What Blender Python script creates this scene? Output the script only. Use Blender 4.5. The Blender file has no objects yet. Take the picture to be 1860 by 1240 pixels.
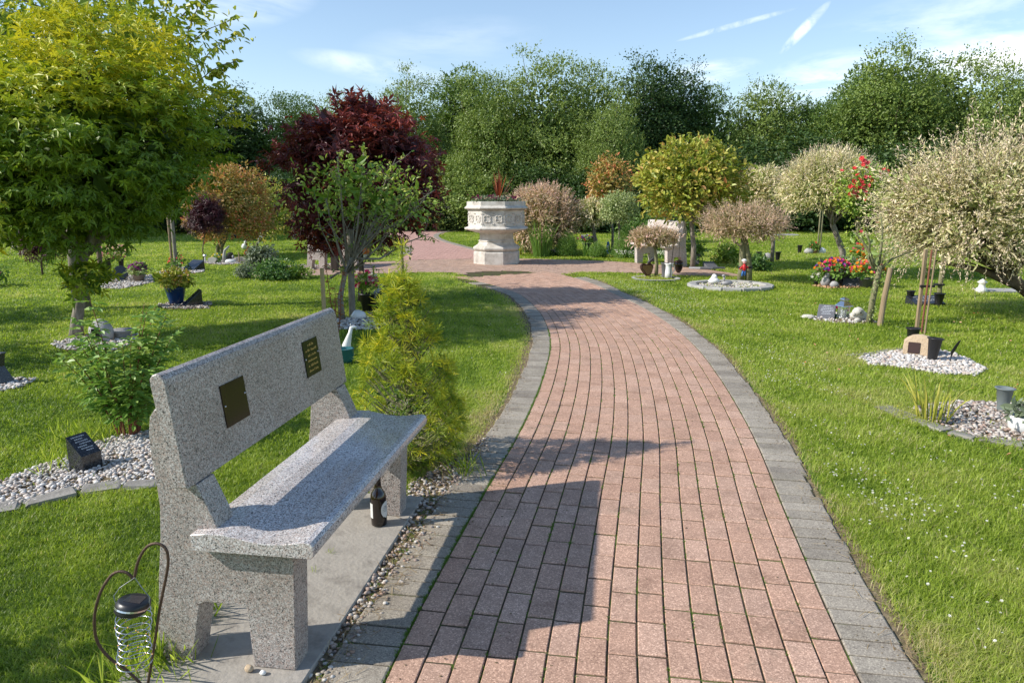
import bpy, math, random
import numpy as np
from mathutils import Vector, Matrix
rng = np.random.default_rng(7); random.seed(7)
S = bpy.context.scene; C = S.collection
# ---------------------------------------------------------------- camera
F, CH, HOR = 1280.0, 1.55, 360.0
PIT = math.atan((620-HOR)/F)
cd = bpy.data.cameras.new('camera'); cam = bpy.data.objects.new('camera', cd); C.objects.link(cam)
cd.sensor_width = 36; cd.lens = F/1860*36; cd.clip_start = .05; cd.clip_end = 600
cam.location = (0, 0, CH); cam.rotation_euler = (math.pi/2-PIT, 0, 0); S.camera = cam
S.render.resolution_x, S.render.resolution_y = 1024, 682
# ---------------------------------------------------------------- light
EL, AZ = math.radians(35.8), math.radians(-102)      # azimuth of the sun, clockwise from +Y
sd = Vector((math.sin(AZ)*math.cos(EL), math.cos(AZ)*math.cos(EL), math.sin(EL)))
sl = bpy.data.lights.new('sun', 'SUN'); so = bpy.data.objects.new('sun', sl); C.objects.link(so)
sl.energy = 4.4; sl.angle = math.radians(.55); sl.color = (1, .94, .85)
so.rotation_euler = (-sd).to_track_quat('-Z', 'Y').to_euler()
W = bpy.data.worlds.new('World'); S.world = W; W.use_nodes = True
def direction(x, y):
    u = (x-930)/F; v = -(y-620)/F
    return Vector((u, math.cos(PIT)+v*math.sin(PIT), -math.sin(PIT)+v*math.cos(PIT)))
def world():
    nt = W.node_tree; N = nt.nodes; L = nt.links; N.clear()
    out = N.new('ShaderNodeOutputWorld'); bg = N.new('ShaderNodeBackground'); bg.inputs[1].default_value = .14
    sky = N.new('ShaderNodeTexSky'); sky.sky_type = 'NISHITA'; sky.sun_disc = False
    sky.sun_elevation = EL; sky.sun_rotation = AZ; sky.air_density = 1.15; sky.dust_density = .3; sky.ozone_density = 3.2
    tc = N.new('ShaderNodeTexCoord'); nm = N.new('ShaderNodeVectorMath'); nm.operation = 'NORMALIZE'
    L.new(tc.outputs['Generated'], nm.inputs[0])
    def math_(op, a, b=None, clamp=False):
        m = N.new('ShaderNodeMath'); m.operation = op; m.use_clamp = clamp
        for i, q in enumerate((a, b)):
            if q is None: continue
            if isinstance(q, (int, float)): m.inputs[i].default_value = q
            else: L.new(q, m.inputs[i])
        return m.outputs[0]
    def noise(sc, stretch, rot, det=7):
        mp = N.new('ShaderNodeMapping'); mp.inputs['Scale'].default_value = stretch; mp.inputs['Rotation'].default_value = rot
        n = N.new('ShaderNodeTexNoise'); n.inputs['Scale'].default_value = sc; n.inputs['Detail'].default_value = det
        n.inputs['Roughness'].default_value = .62; n.inputs['Distortion'].default_value = .4
        L.new(nm.outputs[0], mp.inputs[0]); L.new(mp.outputs[0], n.inputs[0]); return n.outputs[0]
    nA = noise(5, (1, 1, 3.2), (0, .25, 0)); nB = noise(11, (1, 1, 4), (0, -.5, 0)); nD = noise(34, (1, 1, 1), (0, 0, 0), 4); nC = noise(3, (1, 1, 4.5), (0, .12, 0))
    total = None
    # each wisp: centre, half axes and tilt as angles on the sky, noise, threshold, strength
    for (x, y, rx, ry, tilt, nz, th, st) in ((1800, 60, 330, 80, .1, nA, .45, .7), (1820, 95, 95, 28, 0, nB, .35, 1.0), (1480, 150, 120, 45, .2, nB, .42, .75), (1265, 135, 110, 22, .1, nB, .42, .7),
                 (700, 130, 160, 24, -.15, nA, .40, .6), (820, 75, 170, 40, .1, nC, .4, .35), (1335, 46, 95, 5, .2, nD, .40, .6), (1461, 52, 50, 9, .8, nD, .42, 1.0), (380, 20, 170, 40, .2, nA, .45, .5), (1900, 110, 220, 45, 0, nC, .42, .7)):
        c = direction(x, y).normalized(); r = Vector((c.y, -c.x, 0)).normalized(); u = r.cross(c)
        a = r*math.cos(tilt)+u*math.sin(tilt); b = -r*math.sin(tilt)+u*math.cos(tilt)
        def dot(v):
            d = N.new('ShaderNodeVectorMath'); d.operation = 'DOT_PRODUCT'; d.inputs[1].default_value = v; L.new(nm.outputs[0], d.inputs[0]); return d.outputs['Value']
        da = math_('MULTIPLY', dot(a), F/rx); db = math_('MULTIPLY', dot(b), F/ry)
        r2 = math_('ADD', math_('MULTIPLY', da, da), math_('MULTIPLY', db, db))
        m = math_('SUBTRACT', 1.0, r2, True); f = math_('GREATER_THAN', dot(c), .2); m = math_('MULTIPLY', m, f)
        k = math_('MULTIPLY', math_('SUBTRACT', nz, th, True), 3.2*st, True)
        k = math_('MULTIPLY', k, m)
        total = k if total is None else math_('ADD', total, k, True)
    sep = N.new('ShaderNodeSeparateXYZ'); L.new(nm.outputs[0], sep.inputs[0])
    veil = math_('MULTIPLY', math_('SUBTRACT', 1.0, math_('MULTIPLY', sep.outputs[2], 1.6), True), .09)
    total = math_('ADD', total, veil, True)
    mix = N.new('ShaderNodeMix'); mix.data_type = 'RGBA'
    L.new(total, mix.inputs[0]); L.new(sky.outputs[0], mix.inputs[6]); mix.inputs[7].default_value = (8.2, 8.5, 8.9, 1)
    L.new(mix.outputs[2], bg.inputs[0]); L.new(bg.outputs[0], out.inputs[0])
world()
vs = S.view_settings; vs.view_transform = 'Standard'; vs.look = 'None'; vs.exposure = .40; vs.gamma = 1; vs.use_curve_mapping = False
# ---------------------------------------------------------------- helpers
def gp(x, y, z=0.0):
    d = direction(x, y); t = (z-CH)/d.z; return Vector((d.x*t, d.y*t, z))
def at(x, y, Y):
    d = direction(x, y); t = Y/d.y; return Vector((d.x*t, Y, CH+d.z*t))
def px(Y, z=.5): return F/(Y*math.cos(PIT)-(z-CH)*math.sin(PIT))       # pixels per metre
MATS = {}
def newmat(name):
    m = bpy.data.materials.new(name); m.use_nodes = True; nt = m.node_tree
    return m, nt, nt.nodes, nt.links, nt.nodes['Principled BSDF']
def ramp(N, stops, interp='LINEAR'):
    r = N.new('ShaderNodeValToRGB'); r.color_ramp.interpolation = interp
    e = r.color_ramp.elements
    while len(e) < len(stops): e.new(.5)
    for i, (p, c) in enumerate(stops): e[i].position = p; e[i].color = (*c, 1)
    return r
def leafmat(name, cols, rough=.5, trans=.3, spec=.4, gain=1.5):
    """leaves / petals: colour chosen per leaf by the point attribute rnd"""
    m, nt, N, L, P = newmat(name)
    a = N.new('ShaderNodeAttribute'); a.attribute_name = 'rnd'
    n = len(cols); r = ramp(N, [(i/(n-1) if n > 1 else 0, c) for i, c in enumerate(cols)])
    L.new(a.outputs['Fac'], r.inputs[0]); L.new(r.outputs[0], P.inputs['Base Color'])
    P.inputs['Roughness'].default_value = rough; P.inputs['Specular IOR Level'].default_value = spec
    if trans > 0:
        t = N.new('ShaderNodeBsdfTranslucent'); g = N.new('ShaderNodeMix'); g.data_type = 'RGBA'; g.blend_type = 'MULTIPLY'; g.inputs[0].default_value = 1
        L.new(r.outputs[0], g.inputs[6]); g.inputs[7].default_value = (gain*1.1, gain*1.1, gain*.7, 1); L.new(g.outputs[2], t.inputs[0])
        x = N.new('ShaderNodeMixShader'); x.inputs[0].default_value = trans
        L.new(P.outputs[0], x.inputs[1]); L.new(t.outputs[0], x.inputs[2]); L.new(x.outputs[0], N['Material Output'].inputs[0])
    MATS[name] = m; return m
def noisemat(name, cols, scale=20, rough=.7, bump=.0, bscale=None, spec=.4, metal=0, detail=6, stretch=None, pos=None):
    m, nt, N, L, P = newmat(name)
    tc = N.new('ShaderNodeTexCoord'); n = N.new('ShaderNodeTexNoise'); n.inputs['Scale'].default_value = scale; n.inputs['Detail'].default_value = detail; n.inputs['Roughness'].default_value = .65
    src = tc.outputs['Object']
    if stretch:
        mp = N.new('ShaderNodeMapping'); mp.inputs['Scale'].default_value = stretch; L.new(src, mp.inputs[0]); src = mp.outputs[0]
    L.new(src, n.inputs[0])
    k = len(cols); pos = pos or [.3+.4*i/(max(k-1, 1)) for i in range(k)]
    r = ramp(N, list(zip(pos, cols))); L.new(n.outputs[0], r.inputs[0]); L.new(r.outputs[0], P.inputs['Base Color'])
    P.inputs['Roughness'].default_value = rough; P.inputs['Specular IOR Level'].default_value = spec; P.inputs['Metallic'].default_value = metal
    if bump:
        b = N.new('ShaderNodeBump'); b.inputs['Strength'].default_value = bump; b.inputs['Distance'].default_value = .01
        n2 = N.new('ShaderNodeTexNoise'); n2.inputs['Scale'].default_value = bscale or scale*4; n2.inputs['Detail'].default_value = 6; L.new(src, n2.inputs[0])
        L.new(n2.outputs[0], b.inputs['Height']); L.new(b.outputs[0], P.inputs['Normal'])
    MATS[name] = m; return m
def granite(name, base, light, dark, pink, rough):
    m, nt, N, L, P = newmat(name)
    tc = N.new('ShaderNodeTexCoord')
    v1 = N.new('ShaderNodeTexVoronoi'); v1.inputs['Scale'].default_value = 245; v1.inputs['Randomness'].default_value = 1
    nz = N.new('ShaderNodeTexNoise'); nz.inputs['Scale'].default_value = 260; nz.inputs['Detail'].default_value = 3
    va = N.new('ShaderNodeVectorMath'); va.operation = 'MULTIPLY_ADD'; va.inputs[1].default_value = (.006, .006, .006)
    L.new(tc.outputs['Object'], nz.inputs[0]); L.new(nz.outputs['Color'], va.inputs[0]); L.new(tc.outputs['Object'], va.inputs[2]); L.new(va.outputs[0], v1.inputs[0])
    s = N.new('ShaderNodeSeparateColor'); L.new(v1.outputs['Color'], s.inputs[0])
    r = ramp(N, [(0, dark), (.07, dark), (.13, base), (.4, base), (.5, pink), (.66, pink), (.76, light), (1, light)]); L.new(s.outputs[0], r.inputs[0])
    v2 = N.new('ShaderNodeTexVoronoi'); v2.inputs['Scale'].default_value = 480; L.new(va.outputs[0], v2.inputs[0])
    s2 = N.new('ShaderNodeSeparateColor'); L.new(v2.outputs['Color'], s2.inputs[0])
    r2 = ramp(N, [(0, (.3, .3, .3)), (.13, (.35, .35, .35)), (.2, (.95, .95, .95)), (1, (1.08, 1.08, 1.08))]); L.new(s2.outputs[1], r2.inputs[0])
    mx = N.new('ShaderNodeMix'); mx.data_type = 'RGBA'; mx.blend_type = 'MULTIPLY'; mx.inputs[0].default_value = 1
    L.new(r.outputs[0], mx.inputs[6]); L.new(r2.outputs[0], mx.inputs[7])
    n3 = N.new('ShaderNodeTexNoise'); n3.inputs['Scale'].default_value = 4; n3.inputs['Detail'].default_value = 5; L.new(tc.outputs['Object'], n3.inputs[0])
    r3 = ramp(N, [(.3, (.84, .83, .8)), (.65, (1.05, 1.05, 1.05))]); L.new(n3.outputs[0], r3.inputs[0])
    m2 = N.new('ShaderNodeMix'); m2.data_type = 'RGBA'; m2.blend_type = 'MULTIPLY'; m2.inputs[0].default_value = 1
    L.new(mx.outputs[2], m2.inputs[6]); L.new(r3.outputs[0], m2.inputs[7]); L.new(m2.outputs[2], P.inputs['Base Color'])
    P.inputs['Roughness'].default_value = rough; MATS[name] = m; return m
def brickmat(name, cols, speck, moss=.0):
    m, nt, N, L, P = newmat(name)
    tc = N.new('ShaderNodeTexCoord'); a = N.new('ShaderNodeAttribute'); a.attribute_name = 'rnd'
    r = ramp(N, [(i/(len(cols)-1), c) for i, c in enumerate(cols)]); L.new(a.outputs['Fac'], r.inputs[0])
    def mul(x, y, mode='MULTIPLY', f=1):
        q = N.new('ShaderNodeMix'); q.data_type = 'RGBA'; q.blend_type = mode
        if isinstance(f, (int, float)): q.inputs[0].default_value = f
        else: L.new(f, q.inputs[0])
        L.new(x, q.inputs[6])
        if isinstance(y, tuple): q.inputs[7].default_value = (*y, 1)
        else: L.new(y, q.inputs[7])
        return q.outputs[2]
    v = N.new('ShaderNodeTexVoronoi'); v.inputs['Scale'].default_value = 230; L.new(tc.outputs['Object'], v.inputs[0])
    s = N.new('ShaderNodeSeparateColor'); L.new(v.outputs['Color'], s.inputs[0])
    r1 = ramp(N, [(0, (.62, .6, .6)), (.2, (.85, .84, .83)), (.8, (1.08, 1.07, 1.06)), (.92, speck), (1, speck)]); L.new(s.outputs[0], r1.inputs[0])
    c = mul(r.outputs[0], r1.outputs[0])
    n = N.new('ShaderNodeTexNoise'); n.inputs['Scale'].default_value = 5; n.inputs['Detail'].default_value = 8; n.inputs['Roughness'].default_value = .7; L.new(tc.outputs['Object'], n.inputs[0])
    r2 = ramp(N, [(.28, (.68, .66, .64)), (.48, (.97, .97, .97)), (.72, (1.12, 1.11, 1.1))]); L.new(n.outputs[0], r2.inputs[0]); c = mul(c, r2.outputs[0])
    n4 = N.new('ShaderNodeTexNoise'); n4.inputs['Scale'].default_value = 1.7; n4.inputs['Detail'].default_value = 9; n4.inputs['Roughness'].default_value = .8; L.new(tc.outputs['Object'], n4.inputs[0])
    r4 = ramp(N, [(.56, (0, 0, 0)), (.7, (.6, .6, .6))]); L.new(n4.outputs[0], r4.inputs[0]); c = mul(c, (.16, .14, .10), 'MIX', r4.outputs[0])
    L.new(c, P.inputs['Base Color']); P.inputs['Roughness'].default_value = .85; P.inputs['Specular IOR Level'].default_value = .25
    b = N.new('ShaderNodeBump'); b.inputs['Strength'].default_value = .45; b.inputs['Distance'].default_value = .002
    n3 = N.new('ShaderNodeTexNoise'); n3.inputs['Scale'].default_value = 240; n3.inputs['Detail'].default_value = 4; L.new(tc.outputs['Object'], n3.inputs[0])
    L.new(n3.outputs[0], b.inputs['Height']); L.new(b.outputs[0], P.inputs['Normal'])
    MATS[name] = m; return m
def plain(name, col, rough=.5, metal=0, spec=.5, trans=0):
    m, nt, N, L, P = newmat(name); P.inputs['Base Color'].default_value = (*col, 1); P.inputs['Roughness'].default_value = rough
    P.inputs['Metallic'].default_value = metal; P.inputs['Specular IOR Level'].default_value = spec; P.inputs['Transmission Weight'].default_value = trans
    MATS[name] = m; return m

class MB:
    """mesh builder: arrays of verts and faces, one float rnd per vertex"""
    def __init__(s): s.v = []; s.r = []; s.f = {}; s.n = 0
    def add(s, V, Fs, rnd=None):
        V = np.asarray(V, float).reshape(-1, 3)
        Fs = [Fs] if isinstance(Fs, np.ndarray) else Fs
        if len(Fs) and not isinstance(Fs[0], np.ndarray):
            d = {}
            for f in Fs: d.setdefault(len(f), []).append(f)
            Fs = [np.array(q, int) for q in d.values()]
        for q in Fs: s.f.setdefault(q.shape[1], []).append(q+s.n)
        s.v.append(V)
        if rnd is None: rnd = random.random()
        s.r.append(np.broadcast_to(np.asarray(rnd, float), (len(V),)) if np.ndim(rnd) == 0 else np.asarray(rnd, float)); s.n += len(V)
        return s
    def build(s, name, mat, parent=None, smooth=False, loc=None):
        V = np.concatenate(s.v).astype(np.float32); me = bpy.data.meshes.new(name)
        me.vertices.add(len(V)); me.vertices.foreach_set('co', V.ravel())
        loops = []; starts = []; k = 0
        for n, qs in s.f.items():
            q = np.concatenate(qs); loops.append(q.ravel()); starts.append(k+np.arange(len(q))*n); k += q.size
        loops = np.concatenate(loops).astype(np.int32); starts = np.concatenate(starts).astype(np.int32)
        me.loops.add(len(loops)); me.loops.foreach_set('vertex_index', loops)
        me.polygons.add(len(starts)); me.polygons.foreach_set('loop_start', starts)
        me.polygons.foreach_set('use_smooth', np.full(len(starts), bool(smooth)))
        at_ = me.attributes.new('rnd', 'FLOAT', 'POINT'); at_.data.foreach_set('value', np.concatenate(s.r).astype(np.float32))
        me.update(calc_edges=True); me.validate()
        if mat: me.materials.append(MATS[mat] if isinstance(mat, str) else mat)
        o = bpy.data.objects.new(name, me); C.objects.link(o)
        if parent: o.parent = parent
        if loc is not None: o.location = loc
        return o
    # --- primitives
    def box(s, c, h, rot=0, bev=.0, tilt=None, rnd=None):
        """bevelled box: centre, half sizes"""
        hx, hy, hz = h; b = min(bev, hx*.9, hy*.9, hz*.9)
        if b > 0:
            V = []
            for (dx, dy, dz) in ((b, b, 0), (b, 0, b), (0, b, b)):
                for sx in (-1, 1):
                    for sy in (-1, 1):
                        for sz in (-1, 1): V.append((sx*(hx-dx), sy*(hy-dy), sz*(hz-dz)))
            # 0-7: top/bottom face verts (z full), 8-15: y full, 16-23: x full
            i = lambda g, x, y, z: g*8+((x > 0)*4+(y > 0)*2+(z > 0))
            Fc = []
            for z in (-1, 1):
                q = [i(0, -1, -1, z), i(0, 1, -1, z), i(0, 1, 1, z), i(0, -1, 1, z)]; Fc.append(q if z > 0 else q[::-1])
            for y in (-1, 1):
                q = [i(1, -1, y, -1), i(1, 1, y, -1), i(1, 1, y, 1), i(1, -1, y, 1)]; Fc.append(q if y < 0 else q[::-1])
            for x in (-1, 1):
                q = [i(2, x, -1, -1), i(2, x, 1, -1), i(2, x, 1, 1), i(2, x, -1, 1)]; Fc.append(q if x > 0 else q[::-1])
            for y in (-1, 1):
                for z in (-1, 1): Fc.append([i(0, -1, y, z), i(0, 1, y, z), i(1, 1, y, z), i(1, -1, y, z)])
            for x in (-1, 1):
                for z in (-1, 1): Fc.append([i(0, x, -1, z), i(0, x, 1, z), i(2, x, 1, z), i(2, x, -1, z)])
            for x in (-1, 1):
                for y in (-1, 1): Fc.append([i(1, x, y, -1), i(1, x, y, 1), i(2, x, y, 1), i(2, x, y, -1)])
            for x in (-1, 1):
                for y in (-1, 1):
                    for z in (-1, 1): Fc.append([i(0, x, y, z), i(1, x, y, z), i(2, x, y, z)])
            V = np.array(V)
        else:
            V = np.array([(x*hx, y*hy, z*hz) for x in (-1, 1) for y in (-1, 1) for z in (-1, 1)])
            Fc = [(0, 1, 3, 2), (4, 6, 7, 5), (0, 4, 5, 1), (2, 3, 7, 6), (0, 2, 6, 4), (1, 5, 7, 3)]
        M = Matrix.Rotation(rot, 3, 'Z')
        if tilt: M = M @ Matrix.Rotation(tilt[1], 3, tilt[0])
        V = V @ np.array(M).T + np.array(c)
        return s.add(V, Fc, rnd)
    def lathe(s, prof, seg=24, c=(0, 0, 0), ph=0, cap=True, sx=1, sy=1, M=None, rnd=None):
        a = ph+np.arange(seg)*2*np.pi/seg; V = []
        for r, z in prof: V.append(np.stack([np.cos(a)*r*sx, np.sin(a)*r*sy, np.full(seg, z)], 1))
        V = np.concatenate(V); n = len(prof); j = np.arange(seg); k = (j+1) % seg
        q = np.concatenate([np.stack([i*seg+j, i*seg+k, (i+1)*seg+k, (i+1)*seg+j], 1) for i in range(n-1)])
        Fs = [q]
        if cap: Fs.append(np.concatenate([j[::-1][None, :], ((n-1)*seg+j)[None, :]]))
        if M is not None: V = V @ np.array(M).T
        if seg == 4 and cap: Fs = [np.concatenate(Fs)]
        return s.add(V+np.array(c), Fs, rnd)
    def tube(s, pts, rad, seg=8, rnd=None, cap=True):
        P = np.array([tuple(p) for p in pts], float); n = len(P)
        rad = np.full(n, rad) if np.ndim(rad) == 0 else np.array(rad)
        T = np.gradient(P, axis=0); T /= np.linalg.norm(T, axis=1)[:, None]+1e-9
        ref = np.array([0, 0, 1.]) if abs(T[0, 2]) < .9 else np.array([1., 0, 0]); a = np.arange(seg)*2*np.pi/seg; V = []
        X = np.cross(ref, T[0]); X /= np.linalg.norm(X)
        for i in range(n):
            X = X-T[i]*X.dot(T[i]); X /= np.linalg.norm(X)+1e-9; Y = np.cross(T[i], X)
            V.append(P[i]+rad[i]*(np.cos(a)[:, None]*X+np.sin(a)[:, None]*Y))
        V = np.concatenate(V); j = np.arange(seg); k = (j+1) % seg
        q = np.concatenate([np.stack([i*seg+j, i*seg+k, (i+1)*seg+k, (i+1)*seg+j], 1) for i in range(n-1)]); Fs = [q]
        if cap: Fs.append(np.stack([j[::-1], (n-1)*seg+j]))
        return s.add(V, Fs, rnd)
    def blob(s, c, r, sub=2, amp=.12, freq=2.2, rot=0, rnd=None, seed=0):
        V, Q = ico(sub); r = np.array(r, float)*np.ones(3)
        k = np.random.default_rng(seed); w = k.normal(size=(5, 3))*freq; p = k.uniform(0, 6, 5)
        d = 1+amp*sum(np.sin(V@w[i]+p[i]) for i in range(5))/2.2
        V = V*d[:, None]*r; R = np.array(Matrix.Rotation(rot, 3, 'Z'))
        return s.add(V@R.T+np.array(c), Q.copy(), rnd)
    def prism(s, poly, x0, x1, mapf=lambda a, d, z: (a, d, z), bev=.0, rnd=None):
        """extrude (d, z) outline from a=x0 to a=x1, optional small bevel along the outline"""
        P = np.array(poly); n = len(P)
        rings = [(x0, 1), (x1, 1)]
        if bev > 0:
            nx = np.roll(P, -1, 0); pv = np.roll(P, 1, 0)
            e1 = (P-pv)/np.linalg.norm(P-pv, axis=1)[:, None]; e2 = (nx-P)/np.linalg.norm(nx-P, axis=1)[:, None]
            area = .5*np.sum(P[:, 0]*nx[:, 1]-nx[:, 0]*P[:, 1]); sg = 1 if area > 0 else -1
            n1 = np.stack([-e1[:, 1], e1[:, 0]], 1)*sg; n2 = np.stack([-e2[:, 1], e2[:, 0]], 1)*sg
            m = n1+n2; m /= (1+(n1*n2).sum(1))[:, None].clip(.3)
            I = P+m*bev; sets = [(x0, I), (x0+bev, P), (x1-bev, P), (x1, I)]
        else: sets = [(x0, P), (x1, P)]
        V = np.array([mapf(a, q[0], q[1]) for a, Q in sets for q in Q]); k = len(sets); j = np.arange(n); jn = (j+1) % n
        Fq = np.concatenate([np.stack([i*n+j, i*n+jn, (i+1)*n+jn, (i+1)*n+j], 1) for i in range(k-1)])
        if n == 4: return s.add(V, [np.concatenate([Fq, np.stack([j[::-1], (k-1)*n+j])])], rnd)
        return s.add(V, [Fq, np.stack([j[::-1], (k-1)*n+j])], rnd)
_ico = {}
def ico(sub):
    if sub in _ico: return _ico[sub]
    import bmesh
    b = bmesh.new(); bmesh.ops.create_icosphere(b, subdivisions=sub, radius=1)
    V = np.array([v.co[:] for v in b.verts]); Q = np.array([[v.index for v in f.verts] for f in b.faces]); b.free()
    _ico[sub] = (V, Q); return V, Q
def thing(name, label, cat, loc=(0, 0, 0), rotz=0, group=None):
    o = bpy.data.objects.new(name, None); C.objects.link(o); o.location = loc; o.rotation_euler = (0, 0, rotz); o.empty_display_size = .1
    o['label'] = label; o['category'] = cat
    if group: o['group'] = group
    return o
def tag(o, label, cat, group=None, kind=None):
    o['label'] = label; o['category'] = cat
    if group: o['group'] = group
    if kind: o['kind'] = kind
    return o
def struct(o, kind='structure'): o['kind'] = kind; return o
def unit(a): return a/(np.linalg.norm(a, axis=-1, keepdims=True)+1e-9)
SH = {
 'diamond': (np.array([(0, 0, 0), (.3, .45, .07), (0, 1, -.05), (-.3, .45, .07)]), np.array([(0, 1, 2, 3)])),
 'tri': (np.array([(-.3, 0, 0), (.3, 0, 0), (0, 1, 0.)]), np.array([(0, 1, 2)])),
 'narrow': (np.array([(0, 0, 0), (.14, .45, .03), (0, 1, -.08), (-.14, .45, .03)]), np.array([(0, 1, 2, 3)])),
 'oval': (np.array([(0, 0, 0), (.23, .3, .09), (.2, .68, .06), (0, 1, -.08), (-.2, .68, .06), (-.23, .3, .09)]), np.array([(0, 1, 2, 3), (0, 3, 4, 5)])),
 'needle': (np.array([(-.016, 0, 0), (.016, 0, 0), (.012, .9, -.02), (-.012, .9, -.02)]), np.array([(0, 1, 2, 3)])),
}
SH['pineneedle'] = (np.array([(-.014, 0, 0), (.014, 0, 0), (.022, .7, -.03), (0, 1, -.06), (-.022, .7, -.03)]), np.array([(0, 1, 2, 3, 4)]))
def _maple(lobes=((-118, .5), (-62, .85), (0, 1.1), (62, .85), (118, .5)), w=.15):
    V = []; Q = []
    for a, l in lobes:
        a = math.radians(a); t = np.array([math.sin(a), math.cos(a)]); p = np.array([t[1], -t[0]]); o = np.array([0, .15])
        k = len(V)
        for q, z in ((o, 0), (o+t*l*.45+p*w, .03), (o+t*l, -.16), (o+t*l*.45-p*w, .03)): V.append((q[0], q[1], z))
        Q.append((k, k+1, k+2, k+3))
    return np.array(V), np.array(Q)
SH['maple'] = _maple(); SH['lace'] = _maple(w=.07)
def _flower():
    V = []; Q = []
    for i in range(6):
        a = i*math.pi/3; t = np.array([math.cos(a), math.sin(a)]); p = np.array([-t[1], t[0]]); k = len(V)
        for q, z in ((t*0, 0), (t*.35+p*.26, .12), (t*.55, .28), (t*.35-p*.26, .12)): V.append((q[0], q[1], z))
        Q.append((k, k+1, k+2, k+3))
    for i in range(5):
        a = i*math.pi/2.5+.3; t = np.array([math.cos(a), math.sin(a)]); p = np.array([-t[1], t[0]]); k = len(V)
        for q, z in ((t*0, .05), (t*.2+p*.2, .25), (t*.3, .42), (t*.2-p*.2, .25)): V.append((q[0], q[1], z))
        Q.append((k, k+1, k+2, k+3))
    return np.array(V), np.array(Q)
SH['flower'] = _flower()
def scatter(mb, P, D, Nn, size, shape, rnd=None, g=rng):
    """place a leaf shape at every point: D = leaf direction, Nn = rough normal"""
    P = np.asarray(P, float); n = len(P)
    if n == 0: return
    D = unit(np.asarray(D, float)); Sd = unit(np.cross(D, Nn)+1e-6); Z = np.cross(Sd, D)
    sv, sf = SH[shape]; k = len(sv); size = np.broadcast_to(size, (n,))
    V = P[:, None, :]+size[:, None, None]*(sv[None, :, 0:1]*Sd[:, None, :]+sv[None, :, 1:2]*D[:, None, :]+sv[None, :, 2:3]*Z[:, None, :])
    Fc = (sf[None]+(np.arange(n)*k)[:, None, None]).reshape(-1, sf.shape[1])
    if rnd is None: rnd = g.random(n)
    mb.add(V.reshape(-1, 3), [Fc], np.repeat(rnd, k))
def lump(dirs, g, amp, freq=3):
    w = g.normal(size=(7, 3))*freq; p = g.uniform(0, 6.3, 7)
    return 1+amp*sum(np.sin(dirs@w[i]+p[i]) for i in range(7))/2.6
def crown(mb, c, r, ncl, per, clr, size, shape, seed, inner=.35, amp=.12, cut=-.75, flat=.6, droop=-.15, freq=2.5, up=.5, sizevar=.3, rndf=None, cone=0, low=0, nr=.36, no=.6, core=.07):
    g = np.random.default_rng(seed); c = np.array(c, float); r = np.array(r, float)*np.ones(3)
    d = unit(g.normal(size=(ncl*3, 3))); d = d[d[:, 2] > cut][:ncl]
    f = inner+(1-inner)*g.random(len(d))**.45; L = lump(d, g, amp, freq)
    cl = d*(f*L)[:, None]
    if cone: cl[:, :2] *= (1-cone*(cl[:, 2:3]+.2).clip(0, 1))
    if low: cl[:, :2] *= 1-low*(-cl[:, 2:3]+.05).clip(0, 1)
    cc = c+cl*r
    P = np.repeat(cc, per, 0); off = g.normal(size=P.shape)*clr*np.array([1, 1, flat]); P = P+off
    out = unit((P-c)/r**2); out[:, 2] += .0
    D = unit(out*.7+g.normal(size=P.shape)*.6+np.array([0, 0, droop])); Nn = unit(out*no+np.array([0, 0, up])+g.normal(size=P.shape)*nr)
    rc = np.repeat(g.random(len(cc)), per)
    rn = (.35*rc+.65*g.random(len(P))) if rndf is None else rndf(P, rc, g)
    scatter(mb, P, D, Nn, size*(1+sizevar*g.normal(size=len(P))).clip(.4, 1.8), shape, rn)
    if core:                                         # oversized inner leaves added to block light, coloured darker as painted shade
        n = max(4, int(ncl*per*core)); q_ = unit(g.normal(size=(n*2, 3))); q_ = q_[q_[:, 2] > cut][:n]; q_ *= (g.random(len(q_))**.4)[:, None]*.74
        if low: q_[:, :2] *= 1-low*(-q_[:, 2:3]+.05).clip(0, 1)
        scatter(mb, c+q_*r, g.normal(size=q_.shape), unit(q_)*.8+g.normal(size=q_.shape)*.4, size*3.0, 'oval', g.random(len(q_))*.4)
    return cc
def limbs(mb, base, cc, n, r0, g, seg=5, sag=.12):
    idx = g.permutation(len(cc))[:n]
    for i in idx:
        e = cc[i]; b = np.array(base[g.integers(len(base))]) if np.ndim(base) > 1 else np.array(base); m1 = b+(e-b)*.35+g.normal(size=3)*.06*np.linalg.norm(e-b)+np.array([0, 0, sag*.4]); m2 = b+(e-b)*.7+g.normal(size=3)*.05*np.linalg.norm(e-b)+np.array([0, 0, sag*.3])
        k = r0*g.uniform(.6, 1); mb.tube([b, m1, m2, e], [k, k*.75, k*.45, k*.15], seg=seg)
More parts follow.
